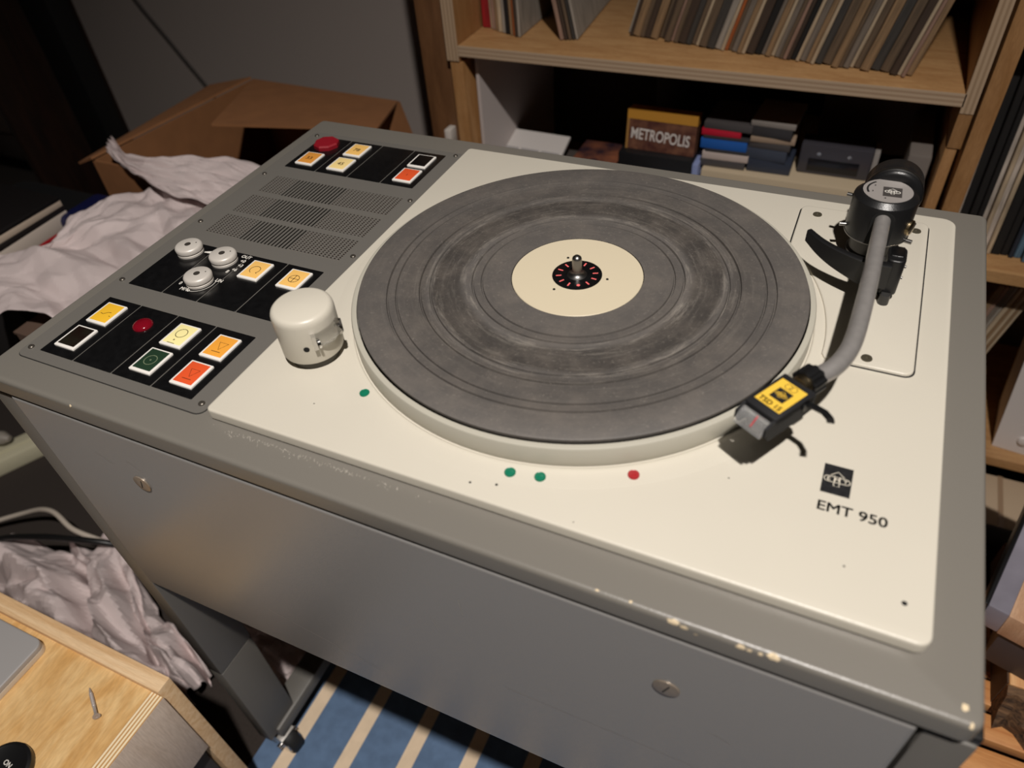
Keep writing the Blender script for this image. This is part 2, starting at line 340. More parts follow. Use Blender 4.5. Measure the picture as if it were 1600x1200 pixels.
for sx, (x0, x1) in ((-1, (-0.392, -0.3695)), (1, (0.2525, 0.2755))):
    for y0, y1 in ((-0.2185, -0.164), (0.160, 0.2135)):
        lg = box('leg', (x0, x1), (y0, y1), (Z(-0.4965), Z(-0.030)), GREYP, tt, 0.0022)
        box('leg_extension', (x0 + 0.0004, x1 - 0.0004), (y0 + 0.0004, y1 - 0.0004), (Z(-0.70), Z(-0.4972)), GREYP, lg, 0.0018)
    rl = box('bottom_rail', (x0 - 0.008, x1 + 0.004), (-0.205, 0.205), (Z(-0.715), Z(-0.690)), GREYP, tt, 0.003)
    # corner block that closes the leg under the top frame
    box('corner_bracket', (x0 + 0.001, x1 + (0.0 if sx > 0 else -0.001)), (-0.217, -0.166), (Z(-0.0298), Z(-0.0236)), BLACK, tt, 0.001)
    for cy in (-0.196, 0.19):
        cx = (x0 + x1) / 2 + 0.004 * (1 if sx < 0 else -1)
        M = Matrix.Translation((cx, cy, 0.0245)) @ Matrix.Rotation(R(84 if cy < 0 else 70), 4, 'Z') @ Matrix.Rotation(R(90), 4, 'Y')
        cs = MB().lathe([(0.010, -0.010), (0.022, -0.010), (0.0245, -0.007), (0.0245, 0.007), (0.022, 0.010), (0.010, 0.010)], n=32, M=M).build('castor', RUBBER, tt, 40)
        MB().lathe([(0.006, -0.0125), (0.017, -0.0118), (0.0185, -0.0095), (0.0185, 0.0095), (0.017, 0.0118), (0.006, 0.0125)], n=28, M=M).build('wheel_disc', CHROME, cs, 40)
        MB().lathe([(0.007, 0.0), (0.007, 0.010)], (cx, cy, 0.0505), 16).build('stem', CHROME, cs, 40)
        hd_ = MB()
        hd_.rings([[M @ Vector((-rr_ * math.cos(R(t)), rr_ * math.sin(R(t)), zq)) for zq, rr_ in ((-0.013, 0.015), (-0.012, 0.0262), (0.0, 0.0268), (0.012, 0.0262), (0.013, 0.015), (0.012, 0.0140), (0.011, 0.0252), (0.0, 0.0256), (-0.011, 0.0252), (-0.012, 0.0140))] for t in range(-25, 121, 10)])
        hd_.build('hood', HOODM, cs, 40)
        MB().lathe([(0.004, -0.0172), (0.004, 0.0172)], n=14, M=M).build('axle', CHROME, cs, 40)
# worn paint along the front edge
rnd = random.Random(3)
def chip(cx, cz, w_, h_, col, y=-0.2212):
    n = 16; V = []
    ph = [rnd.uniform(0.55, 1.0) for _ in range(n)]
    for i in range(n):
        a = 2 * math.pi * i / n; V.append((cx + w_ * ph[i] * math.cos(a), cz + h_ * ph[i] * math.sin(a)))
    return V
CHIPM = mat('bare_chip', rgb(222, 202, 168), 0.8)
def edge_pt(s):
    """point on the rounded front edge, s = 0 front face .. 1 top face, 0.1 mm proud"""
    b = 0.0030; a = R(90 * min(max(s, 0), 1))
    y = FY0 + b - (b + 0.0001) * math.cos(a); z = -0.009 - b + (b + 0.0001) * math.sin(a)
    if s < 0: y = FY0 - 0.0001; z = -0.009 - b + s * 0.006
    if s > 1: y = FY0 + b + (s - 1) * 0.006; z = -0.009 + 0.0001
    return y, Z(z)
for (cx, s0, w_, hs) in ((0.1345, 0.35, 0.0042, 0.42), (0.1398, 0.1, 0.0026, 0.3), (0.146, -0.3, 0.0014, 0.12), (0.1674, 0.2, 0.0026, 0.35), (0.1715, 0.15, 0.0018, 0.25),
                         (0.1765, 0.2, 0.0014, 0.3), (0.1826, 0.4, 0.0035, 0.5), (0.112, 0.85, 0.0012, 0.2), (0.094, 0.8, 0.0014, 0.15), (0.263, 1.9, 0.002, 0.4), (-0.29, 0.4, 0.0013, 0.25), (0.266, 0.6, 0.001, 0.4)):
    pl = chip(cx, s0, w_, hs, None); n = len(pl)
    V = [(cx, *edge_pt(s0))] + [(u, *edge_pt(s)) for u, s in pl]
    MB().add(V, [(0, i + 1, (i + 1) % n + 1) for i in range(n)]).build('paint_chip', CHIPM, top)

SCUFF = mat('pale_scuff', rgb(176, 170, 160), 0.6)
rs_ = random.Random(12)
mb = MB()
for k in range(130):
    u = rs_.betavariate(1.6, 1.8); x_ = -0.182 + 0.175 * u; y_ = -0.1985 - abs(rs_.gauss(0, 0.0022)); a_ = rs_.gauss(1.2, 0.5); l_ = rs_.uniform(0.0006, 0.0022)
    stroke(mb, [(x_, y_), (x_ + l_ * math.cos(a_), y_ - l_ * math.sin(a_))], rs_.uniform(0.00012, 0.00035), Z(-0.009))
sf = mb.build('scuff_marks', SCUFF, top); sf['kind'] = 'stuff'
MF_ = Matrix.Translation((0, -0.2207, H)) @ Matrix.Rotation(R(90), 4, 'X')
mb = MB()
for (xa, za, xb, zb_) in ((-0.195, -0.222, -0.085, -0.247), (0.03, -0.176, 0.20, -0.176), (-0.30, -0.062, -0.285, -0.070), (0.165, -0.118, 0.178, -0.122), (0.005, -0.075, 0.006, -0.092), (-0.265, -0.058, -0.254, -0.066), (0.06, -0.15, 0.066, -0.153), (-0.02, -0.115, -0.017, -0.128)):
    stroke(mb, [(xa, za), ((xa + xb) / 2, (za + zb_) / 2 + 0.0008), (xb, zb_)], 0.00025, 0.0, M=MF_)
mb.build('scratch_marks', SCUFF, fp)['kind'] = 'stuff'
# --- cream deck
box('deck_gap_filler', (-0.1840, 0.2435), (-0.1916, 0.188), (Z(-0.0089), Z(-0.0060)), DARK, tt)  # black filler added to darken the gap under the deck plate
deck = plate('deck_plate', -0.1866, 0.2467, -0.1952, 0.1905, Z(-0.0074), Z(0.0), CREAM, tt, [0.010, 0.004, 0.004, 0.007], 0.0015)
# specks of worn paint
for (x, y, r_) in ((0.2335, -0.1755, 0.0014), (0.14, -0.13, 0.0005), (0.07, -0.19, 0.0004), (-0.12, -0.165, 0.0005), (0.205, -0.165, 0.0006), (0.02, -0.182, 0.0009), (0.005, -0.186, 0.0008), (0.165, -0.06, 0.0004), (0.226, 0.02, 0.0004)):
    MB().lathe([(r_, 0), (r_ * 0.7, 0.0001)], (x, y, Z(0.0)), 9).build('paint_speck', DARK, deck)
# --- control panel
PX0, PX1, PY0, PY1 = -0.3755, -0.1936, -0.1955, 0.1910
pr = [0.0003, 0.0065, 0.0065, 0.0065]
plate('panel_gap', PX0 - 0.0006, PX1 + 0.0006, PY0 - 0.0006, PY1 + 0.0006, Z(-0.0095), Z(-0.00885), DARK, tt, [0.001, 0.007, 0.007, 0.007], 0.0001)
GX0, GX1 = -0.3545, -0.2075
BANDS = ((-0.0105, 0.0205), (0.0270, 0.0580), (0.0645, 0.0955))
cp = MB()   # panel face as strips round the grille opening
ztop, zb = Z(-0.0083), Z(-0.0095)
out = rrect(PX0, PX1, PY0, PY1, pr, 5)
def clipy(y0, y1):
    """panel outline between two heights"""
    P = []; n = len(out)
    for i in range(n):
        a, b = out[i], out[(i + 1) % n]
        if y0 <= a[1] <= y1: P.append(a)
        for yc in (y0, y1):
            if (a[1] - yc) * (b[1] - yc) < 0:
                t = (yc - a[1]) / (b[1] - a[1]); P.append((a[0] + (b[0] - a[0]) * t, yc))
    cx = sum(p[0] for p in P) / len(P); cy = sum(p[1] for p in P) / len(P)
    return sorted(P, key=lambda p: math.atan2(p[1] - cy, p[0] - cx))
for (y0, y1) in ((PY0 - 1, BANDS[0][0]), (BANDS[0][1], BANDS[1][0]), (BANDS[1][1], BANDS[2][0]), (BANDS[2][1], PY1 + 1)):
    P = clipy(y0, y1)
    cp.rings([[Vector((x, y, zz)) for x, y in P] for zz in (zb, ztop)])
for (y0, y1) in BANDS:
    cp.box(PX0, GX0, y0, y1, zb, ztop); cp.box(GX1, PX1, y0, y1, zb, ztop)
cpo = cp.build('control_panel', GREYP, tt)
cpo['label'] = 'grey control panel carrying black switch plates'
gr = MB(); NS = 38; pitch = (GX1 - GX0) / NS
for (y0, y1) in BANDS:
    for k in range(NS + 1):
        xc = GX0 + k * pitch; gr.box(max(GX0, xc - 0.0010), min(GX1, xc + 0.0010), y0, y1, zb, ztop)
go = gr.build('vent_grille', GREYP, tt); go['kind'] = 'stuff'
def perf():
    m, nt, b = node_mat('perforated_sheet')
    tc = N(nt, 'ShaderNodeTexCoord'); sp = N(nt, 'ShaderNodeSeparateXYZ'); nt.links.new(tc.outputs['Object'], sp.inputs[0])
    k = N(nt, 'ShaderNodeMath', op='MULTIPLY'); nt.links.new(sp.outputs[1], k.inputs[0]); k.inputs[1].default_value = 2 * math.pi / 0.0026
    s = N(nt, 'ShaderNodeMath', op='SINE'); nt.links.new(k.outputs[0], s.inputs[0])
    r = ramp(nt, s.outputs[0], [(0.55, rgb(30, 26, 24)), (0.75, rgb(132, 124, 116))])
    nt.links.new(r.outputs[0], b.inputs['Base Color']); b.inputs['Roughness'].default_value = 0.5
    return m
PERF = perf()
for (y0, y1), (xa, xb) in zip(BANDS, ((-0.317, -0.262), (-0.325, -0.262), (-0.329, -0.270))):
    for x0, x1 in ((GX0, xa), (xb, GX1)):
        box('perforated_sheet', (x0, x1), (y0, y1), (Z(-0.00885), Z(-0.00872)), PERF, tt)
box('grille_shade_sheet', (GX0 - 0.001, GX1 + 0.001), (-0.0115, 0.0965), (Z(-0.0094), Z(-0.00885)), DARK, tt)  # flat black sheet, its colour standing in for shade deep in the slots
SCREWH = mat('panel_screw', rgb(120, 114, 106), 0.35, 0.8)
for (x, y) in ((-0.370, -0.1857), (-0.3696, -0.0944), (-0.3696, 0.0014), (-0.3696, 0.095), (-0.368, 0.183), (-0.2003, -0.1866), (-0.1999, -0.0960), (-0.1999, -0.0013), (-0.1998, 0.0939), (-0.2001, 0.1851)):
    MB().lathe([(0.0024, 0.0), (0.0024, 0.0006), (0.0017, 0.0013), (0.0004, 0.0014)], (x, y, Z(-0.0083)), 18).build('panel_screw', SCREWH, cpo, 50)
# --- switch plates and buttons
GROUPS = {'A': ((-0.3605, -0.3252, -0.2862, -0.2477, -0.2095), (-0.1862, -0.1167)),
          'B': ((-0.3605, -0.3228, -0.2860, -0.2462, -0.2095), (-0.0970, -0.0290)),
          'C': ((-0.3600, -0.3222, -0.2840, -0.2458, -0.2090), (0.1145, 0.1823))}
ZP = -0.0078
for g, (xs, (y0, y1)) in GROUPS.items():
    for i in range(4):
        plate('switch_plate', xs[i] + 0.0006, xs[i + 1] - 0.0006, y0, y1, Z(-0.0085), Z(ZP), BLACKG, tt, 0.0005, 0.0002)
def button(x, y, face, icon=None, lab=None, h=0.0015, im=ICON):
    bt = plate('button', x - 0.0102, x + 0.0102, y - 0.0122, y + 0.0122, Z(ZP - 0.0005), Z(ZP + h), WHITEP, tt, 0.0008, 0.0005)
    bt['label'] = lab
    plate('button_face', x - 0.0084, x + 0.0084, y - 0.0098, y + 0.0108, Z(ZP), Z(ZP + h + 0.0002), face, bt, 0.0004, 0.0001)
    if icon:
        mb = MB(); z = Z(ZP + h + 0.0002)
        for pts, cl in icon: stroke(mb, [(x + a, y + b) for a, b in pts], 0.0005, z, cl)
        mb.build('icon', im, bt)
    return bt
tri = [([(-0.0032, 0.0042), (0.0048, 0.0042), (0.0008, -0.0032)], True), ([(-0.0035, -0.0055), (0.0045, -0.0055)], False)]
button(-0.3430, -0.1356, B_YEL, [([(-0.005, -0.001), (-0.002, -0.0016), (0.001, 0.0012), (0.0038, 0.0016)], False), ([(0.0048, -0.0022), (0.0062, -0.0026)], False)], 'yellow button with a switch symbol')
button(-0.3432, -0.1660, B_BLK, None, 'dark olive button with white edge')
button(-0.2658, -0.1362, B_CRM, [(circ(0, 0.002, 0.0046), True), (circ(-0.0005, -0.0058, 0.0005, 8), True), ([(-0.004, -0.0095), (0.003, -0.0095)], False)], 'pale yellow button with a circle')
button(-0.2661, -0.1662, B_GRN, [(circ(0, 0.0, 0.0048), True), (circ(0, 0.0, 0.0005, 8), True)], 'dark green button with a dotted circle', im=ICONG)
button(-0.2268, -0.1363, B_ORG, tri, 'orange button with a triangle over a bar')
button(-0.2268, -0.1668, B_RED, tri, 'red-orange button with a triangle over a bar')
button(-0.2660, -0.0473, B_LYE, [(circ(0, 0.0, 0.0046, 28, -50, 250), False), ([(0.0030, -0.0035), (0.0046, -0.0042)], False)], 'light orange button with an open circle')
a5 = 0.0046
button(-0.2265, -0.0470, B_LYE, [(circ(0, 0, a5), True), ([(-a5, 0), (a5, 0)], False), ([(0, -a5), (0, a5)], False)], 'light orange button with a crossed circle')
def txtbtn(b_, x, y, s): text('number', s, 0.0075, ICON, b_, T(x, y - 0.0027, Z(ZP + 0.0019)), 1.0, 'CENTER')
txtbtn(button(-0.3420, 0.1343, B_AMB, None, 'amber button marked 33'), -0.3420, 0.1343, '33')
txtbtn(button(-0.3035, 0.1638, B_LYE, None, 'light orange button marked 78'), -0.3035, 0.1638, '78')
txtbtn(button(-0.3028, 0.1333, B_45, None, 'light yellow button marked 45'), -0.3028, 0.1333, '45')
button(-0.2263, 0.1628, B_DRK, None, 'black button with white edge')
button(-0.2258, 0.1333, B_RED, [([(0.0, -0.0015), (0.0, 0.0015)], False)], 'red-orange button with white edge')
# red lens and big red cap
MB().lathe([(0.0078, 0), (0.0078, 0.0008), (0.0068, 0.0022), (0.0045, 0.0032), (0.0, 0.0036)], (-0.3045, -0.1360, Z(ZP)), 32).build('red_signal_lens', REDLENS, tt, 60)
M6 = []
for k in range(7):
    a = R(60 * k); M6.append(a)
MB().lathe([(0.0135, 0), (0.0135, 0.0035), (0.0120, 0.0048), (0.0, 0.0050)], (-0.3425, 0.1655, Z(ZP)), 8).build('red_selector_cap', REDCAP, tt, 25)
# rotary knobs
for (x, y) in ((-0.3410, -0.0425), (-0.3022, -0.0435), (-0.3020, -0.0745)):
    k = MB().lathe([(0.0112, 0.0), (0.0112, 0.0016), (0.0104, 0.0021), (0.0104, 0.0028), (0.0114, 0.0034), (0.0116, 0.0062), (0.0108, 0.0074), (0.0096, 0.0080), (0.0, 0.0082)], (x, y, Z(ZP)), 40).build('rotary_knob', ALU, tt, 40)
    MB().lathe([(0.0027, 0), (0.0027, 0.0001), (0.0, 0.0001)], (x, y, Z(ZP + 0.0082)), 18).build('centre_screw', mat('knob_centre', rgb(92, 86, 80), 0.4, 0.6), k)
    MB().lathe([(0.0006, 0), (0.0006, 0.0001), (0.0, 0.0001)], (x + 0.0055, y + 0.0045, Z(ZP + 0.0081)), 8).build('index_dot', DARK, k)
zz = Z(ZP + 0.0001)
scale_print = [('OUT', -0.2925, -0.0345), ('+0', -0.2890, -0.0405), ('+3', -0.2868, -0.0465), ('+6', -0.2878, -0.0530), ('8', -0.2905, -0.0570), ('LIN', -0.2905, -0.0700), ('0', -0.3175, -0.0835), ('M=', -0.3115, -0.0890), ('Mo', -0.3075, -0.0890)]
for s, x, y in scale_print:
    text('scale_print', s, 0.0052, PRINTW, cpo, T(x, y, zz), 0.9, bold=0.0001)
mb = MB(); stroke(mb, circ(-0.3020, -0.0745, 0.0138, 20, 262, 378), 0.0005, zz); mb.build('scale_arc', PRINTW, cpo)
MB().add([(-0.3292, -0.0392, zz), (-0.3292, -0.0378, zz), (-0.3165, -0.0325, zz), (-0.3165, -0.0385, zz)], [(0, 3, 2, 1)]).build('volume_wedge', PRINTW, cpo)

# --- platter
pt = MB().lathe([(0.150, 0.0006), (0.1637, 0.0006), (0.1640, 0.002), (0.1640, 0.0138), (0.1634, 0.0148), (0.1622, 0.0152), (0.1600, 0.0152), (0.1598, 0.0120), (0.150, 0.0120)], (0, 0, H), 160).build('platter', CREAM2, tt, 40)
pt['label'] = 'round platter with cream rim and black rubber mat'
MB().lathe([(0.1646, -0.001), (0.1650, 0.0005), (0.1662, 0.0011), (0.1685, 0.0009), (0.1735, 0.0004), (0.180, 0.00006), (0.184, -0.0008)], (0, 0, H), 160).build('platter_collar', CREAM, tt, 60)
g = [(0.0478, 0.0125), (0.0478, 0.0183)]
for a_, b_ in ((0.0690, 0.0756), (0.1064, 0.1138), (0.1310, 0.1374)):      # pairs of grooves with a flat land between
    for q in (a_, b_): g += [(q - 0.0008, 0.0183), (q - 0.0004, 0.0168), (q + 0.0004, 0.0166), (q + 0.0009, 0.0183 if q == b_ else 0.0179)]
g += [(0.1578, 0.0183), (0.1590, 0.0176), (0.1590, 0.0150), (0.1575, 0.0122)]
MB().lathe(g, (0, 0, 0), 200, cap=False).build('rubber_mat', RUBMAT, pt, 50, (0, 0, H))
MB().lathe([(0.1, 0.0121), (0.1597, 0.0121)], (0, 0, H), 100).build('platter_shadow_gap', DARK, pt)
disc = MB().lathe([(0.0473, 0.0130), (0.0473, 0.0180), (0.0469, 0.0184), (0.0, 0.0184)], (0, 0, H), 96).build('label_disc', mat('cream_disc', rgb(210, 198, 172), 0.4), pt, 40)
for x, y in ((-0.0140, 0.0180), (0.0222, 0.0020), (-0.0092, -0.0215)):
    MB().lathe([(0.0011, 0), (0.0009, 0.0004), (0.0, 0.0004)], (x, y, Z(0.0184)), 12).build('disc_screw', STEEL, pt)
MB().lathe([(0.0180, 0), (0.0180, 0.0003), (0.0176, 0.0005), (0.0, 0.0005)], (0, 0, Z(0.0184)), 64).build('strobe_disc', BLACKG, pt, 40)
AB = 24.5
for k in range(12):
    a = R(270 + AB + 30 * k); ca, sa = math.cos(a), math.sin(a)
    if k == 0:
        MB().lathe([(0.0013, 0), (0.0011, 0.0001), (0.0, 0.0001)], (0.0132 * ca, 0.0132 * sa, Z(0.0190)), 16).build('strobe_dot', PINK, pt)
    else:
        mb = MB(); stroke(mb, [(0.0113 * ca, 0.0113 * sa), (0.0152 * ca, 0.0152 * sa)], 0.0011, Z(0.0189)); mb.build('strobe_mark', PINK, pt)
MB().lathe([(0.0075, 0.0), (0.0052, 0.0008), (0.0040, 0.0022), (0.0035, 0.0040), (0.0035, 0.0135), (0.0031, 0.0148), (0.0018, 0.0160), (0.0, 0.0164)], (0, 0, Z(0.0188)), 36).build('spindle', STEEL, pt, 50)
# deck pilot lamps
for x, y, m_ in ((-0.0934, -0.1452, GRNLENS), (0.0237, -0.1713, GRNLENS), (0.0412, -0.1681, GRNLENS), (0.0902, -0.1474, REDLED)):
    l = MB().lathe([(0.0034, -0.001), (0.0034, 0.0001), (0.0031, 0.0004), (0.0027, 0.0001), (0.0016, 0.0005), (0.0, 0.0007)], (x, y, Z(0.0009)), 28).build('pilot_lens', m_, tt, 60)
# --- swing lamp housing (cream pot)
cx, cy = -0.149, -0.1218
cov = MB().lathe([(0.0195, 0.0072), (0.0208, 0.0072), (0.0211, 0.0080), (0.0213, 0.0368), (0.0211, 0.0388), (0.0204, 0.0406), (0.0192, 0.0418), (0.0176, 0.0424), (0.0, 0.0427)], (cx, cy, H), 64).build('swing_lamp_pot', CREAM, tt, 60)
cov['label'] = 'cream cylindrical pot with a clear window'
MB().lathe([(0.0172, 0.0), (0.0172, 0.0074)], (cx, cy, H), 48).build('pot_base', mat('pot_base', rgb(70, 66, 56), 0.5), cov, 40)
A0 = R(-14)
def onpot(a, r, z): return Vector((cx + r * math.cos(a), cy + r * math.sin(a), Z(z)))
win = MB()
ring = []
for k in range(15):
    a = A0 + R(-24 + 48 * k / 14); rr = 0.0213 + 0.0072 * math.sin(math.pi * k / 14) ** 0.5 * 0.55 + 0.0004
    ring.append([onpot(a, 0.0209, 0.0225), onpot(a, rr, 0.0225), onpot(a, rr, 0.0305), onpot(a, 0.0209, 0.0318)])
win.rings(ring); win.build('clear_window', CLEAR, cov, 40)
for sgn in (-1, 1):
    a = A0 + R(27 * sgn)
    Mw = Matrix.Translation(onpot(a, 0.0222, 0.0268)) @ Matrix.Rotation(a, 4, 'Z')
    MB().box(-0.0016, 0.0032, -0.0013, 0.0013, -0.0056, 0.0052, Mw).build('window_clip', CHROME, cov)
    a = A0 + R(21 * sgn); Mc = Matrix.Translation(onpot(a, 0.0236, 0.0250)) @ Matrix.Rotation(a + R(90), 4, 'Z') @ Matrix.Rotation(R(90), 4, 'Y')
    MB().lathe([(0.0038, -0.0008), (0.0038, 0.0008)], n=24, M=Mc).build('window_disc', CHROME, cov, 40)
Mh = Matrix.Translation(onpot(R(-58), 0.0211, 0.0205)) @ Matrix.Rotation(R(-58), 4, 'Z') @ Matrix.Rotation(R(90), 4, 'Y')
MB().lathe([(0.0020, 0.0), (0.0020, 0.0003), (0.0017, 0.0004), (0.0016, 0.0003), (0.0, 0.0003)], n=20, M=Mh).build('screw_hole', DARK, cov)

# --- tone-arm base plate
def arm_plate():
    # outline with a hollow following the platter
    x0, x1, y0, y1, r = 0.1325, 0.2270, -0.0112, 0.1745, 0.006
    P = []
    for (px, py, a) in ((x1 - r, y1 - r, 0), (x0 + r, y1 - r, 90)):
        for k in range(6): t = R(a + 18 * k); P.append((px + r * math.cos(t), py + r * math.sin(t)))
    Rr = 0.1725; a0 = math.atan2(0.108, math.sqrt(Rr ** 2 - 0.108 ** 2)); 
    P.append((x0, 0.1135))
    ys = math.sin(a0)
    a_s = math.acos(x0 / Rr); a_e = math.asin((y0 + 0.004) / Rr)
    for k in range(19):
        t = a_s + (a_e - a_s) * k / 18; P.append((Rr * math.cos(t), Rr * math.sin(t)))
    P += [(0.1745, y0)]
    for k in range(6): t = R(270 + 18 * k); P.append((x1 - r + r * math.cos(t), y0 + r + r * math.sin(t)))
    return P
P = arm_plate(); cxp = 0.185; cyp = 0.07
def shr(P, d):
    o = []; n = len(P)
    for i in range(n):
        a = Vector(P[(i - 1) % n]); b = Vector(P[(i + 1) % n]); t = (b - a).normalized(); o.append((P[i][0] - t.y * d, P[i][1] + t.x * d))
    return o
MB().rings([[Vector((x, y, zq)) for x, y in shr(P, -0.0011)] for zq in (Z(-0.0005), Z(0.0002))]).build('arm_plate_gap', DARK, tt)
ap = MB().rings([[Vector((x, y, zq)) for x, y in Q] for Q, zq in ((P, Z(0.0)), (P, Z(0.0016)), (shr(P, 0.0004), Z(0.0021)), (shr(P, 0.0012), Z(0.0023)))]).build('arm_plate', CREAM, tt, 50)
for x, y in ((0.1455, 0.1620), (0.2185, 0.1600), (0.1990, -0.0040)):
    s = MB().lathe([(0.0036, 0), (0.0034, 0.0006), (0.0015, 0.0006), (0.0013, 0.0001), (0.0, 0.0)], (x, y, Z(0.0023)), 24).build('arm_plate_screw', mat('olive_screw', rgb(112, 106, 90), 0.4, 0.7), ap, 50)
# --- tone-arm
AX, AY = 0.1885, 0.121
ta = MB().lathe([(0.0150, 0.0190), (0.0205, 0.0190), (0.0214, 0.0200), (0.0217, 0.0204), (0.0217, 0.0478), (0.0213, 0.0492), (0.0178, 0.0524), (0.0172, 0.0526), (0.0, 0.0526)], (AX, AY, H), 64).build('arm_pivot_housing', BLACKM, tt, 24)
ta['label'] = 'black cylindrical tone-arm pivot housing'
MB().lathe([(0.0217, 0.0203), (0.0221, 0.0205), (0.0221, 0.0211), (0.0217, 0.0213)], (AX, AY, H), 64, cap=False).build('housing_ring', STEEL, ta, 50)
MB().lathe([(0.0175, 0.0022), (0.0175, 0.006), (0.0158, 0.0075), (0.0158, 0.0195)], (AX, AY, H), 48).build('pivot_column', mat('pivot_column', rgb(58, 56, 54), 0.4, 0.4), ta, 40)
MB().lathe([(0.0165, 0.0), (0.0165, 0.0003), (0.0, 0.0003)], (AX, AY, Z(0.0526)), 48).build('scale_disc', mat('silver_disc', rgb(176, 170, 166), 0.45, 0.4), ta, 40)
zt = Z(0.0530)
LM = T(AX + 0.0030, AY - 0.0015, zt, 2)
MB().box(-0.0062, 0.0062, -0.0066, 0.0066, 0, 0.00008, LM).build('logo_square', mat('logo_grey', rgb(64, 60, 58), 0.5), ta)
def logo(mb, M, s, wd, z):
    k = s
    arrow = [(-0.16, -0.55), (0.16, -0.55), (0.16, 0.30), (0.42, 0.30), (0.0, 0.66), (-0.42, 0.30), (-0.16, 0.30)]
    stroke(mb, [(a * k, b * k) for a, b in arrow], wd, z, True, M=M)
    cap = [(0.55 * k + 0.22 * k * math.cos(t), 0.22 * k * math.sin(t) - 0.02 * k) for t in [R(-90 + 15 * i) for i in range(13)]]
    cap += [(-0.55 * k + 0.22 * k * math.cos(t), 0.22 * k * math.sin(t) - 0.02 * k) for t in [R(90 + 15 * i) for i in range(13)]]
    stroke(mb, cap, wd, z, True, M=M)
mb = MB(); logo(mb, LM, 0.0064, 0.0005, 0.0001); mb.build('emblem', PRINTW, ta)
text('emblem_letters', 'EMT', 0.0024, PRINTW, ta, LM @ T(0, -0.0010, 0.0003), 1.5, 'CENTER')
mb = MB(); stroke(mb, circ(AX, AY, 0.0135, 16, 130, 205), 0.0013, zt, M=None); mb.build('scale_slot', DARK, ta)
text('scale_digits', '4', 0.0024, PRINTK, ta, T(AX - 0.0018, AY - 0.0120, zt + 0.0001), 1.2)
text('scale_digits', '2', 0.0022, PRINTK, ta, T(AX - 0.0095, AY + 0.0045, zt + 0.0001), 1.2)
text('scale_digits', '3', 0.0022, PRINTK, ta, T(AX - 0.0105, AY - 0.0040, zt + 0.0001), 1.2)
# counterweight behind
Mcw = Matrix.Translation((AX + 0.0045, AY + 0.019, Z(0.0405))) @ Matrix.Rotation(R(-90), 4, 'X')
cw = MB().lathe([(0.010, -0.004), (0.0170, -0.004), (0.0196, -0.002), (0.0200, 0.001), (0.0200, 0.016), (0.0185, 0.018), (0.0, 0.018)], n=56, M=Mcw).build('counterweight', BLACKM, tt, 45)
MB().lathe([(0.0190, -0.002), (0.0203, -0.0006), (0.0203, 0.0022), (0.0200, 0.003)], n=56, M=Mcw, cap=False).build('weight_highlight_ring', STEEL, cw, 50)  # bright steel ring added as the highlight on the weight's front rim
# arm opening, pins and pivot screws
Mo = Matrix.Translation((AX + 0.0015, AY - 0.0212, Z(0.0400))) @ Matrix.Rotation(R(90), 4, 'X')
op = MB(); ringo = []
P = circ(0, 0.0, 0.0078, 14, 0, 180) + [(-0.0078, -0.018), (0.0078, -0.018)]
op.rings([[Mo @ Vector((a, b, q)) for a, b in P] for q in (-0.004, 0.0008)]); op.build('arm_slot', DARK, ta)
for ang, zq, rr in ((192, 0.0245, 0.0016), (-18, 0.020, 0.0017), (168, 0.043, 0.0016)):
    a = R(ang); d = Vector((math.cos(a), math.sin(a), 0)); q = Vector((AX, AY, Z(zq)))
    MB().tube([q + d * 0.0205, q + d * 0.0260], rr, 12).build('pivot_pin', STEEL, ta, 40)
a = R(-22); Mp = Matrix.Translation((AX + 0.0213 * math.cos(a), AY + 0.0213 * math.sin(a), Z(0.0315))) @ Matrix.Rotation(a, 4, 'Z') @ Matrix.Rotation(R(90), 4, 'Y')
MB().lathe([(0.0056, -0.001), (0.0056, 0.0016), (0.0046, 0.0024), (0.0, 0.0026)], n=24, M=Mp).build('pivot_screw', BRASS, ta, 40)
MB().box(-0.0006, 0.0006, -0.0046, 0.0046, 0.0024, 0.0028, Mp @ Matrix.Rotation(R(30), 4, 'Z')).build('screw_slot', DARK, ta)
# arm tube (smooth bend towards the head)
ctrl = [(0.1898, 0.1080, 0.0405), (0.1892, 0.0700, 0.0415), (0.1884, 0.0250, 0.0425), (0.1872, -0.0150, 0.0433), (0.1858, -0.0400, 0.0438), (0.1832, -0.0560, 0.0440), (0.1786, -0.0690, 0.0441), (0.1726, -0.0782, 0.0441), (0.1672, -0.0862, 0.0441)]
def crom(P, k=8):
    P = [Vector(q) for q in P]; Q = [2 * P[0] - P[1]] + P + [2 * P[-1] - P[-2]]; o = []
    for i in range(1, len(Q) - 2):
        for j in range(k):
            t = j / k; a, b, c, d = Q[i - 1], Q[i], Q[i + 1], Q[i + 2]
            o.append(0.5 * ((2 * b) + (c - a) * t + (2 * a - 5 * b + 4 * c - d) * t * t + (3 * b - a - 3 * c + d) * t ** 3))
    return o + [P[-1]]
tubepts = [Vector((q.x, q.y, Z(q.z))) for q in crom(ctrl)]
at = MB().tube(tubepts, 0.0053, 24).build('arm_tube', TUBE, tt, 60)
# --- pick-up head
HW = (0.8660, -0.5); HU = (-0.5, -0.8660)           # across, forward
ho = Vector((0.1636, -0.0915, Z(0.0475)))            # top of the shell at its back edge
HM = Matrix(((HW[0], HU[0] * -1, 0, ho.x), (HW[1], HU[1] * -1, 0, ho.y), (0, 0, 1, ho.z), (0, 0, 0, 1)))
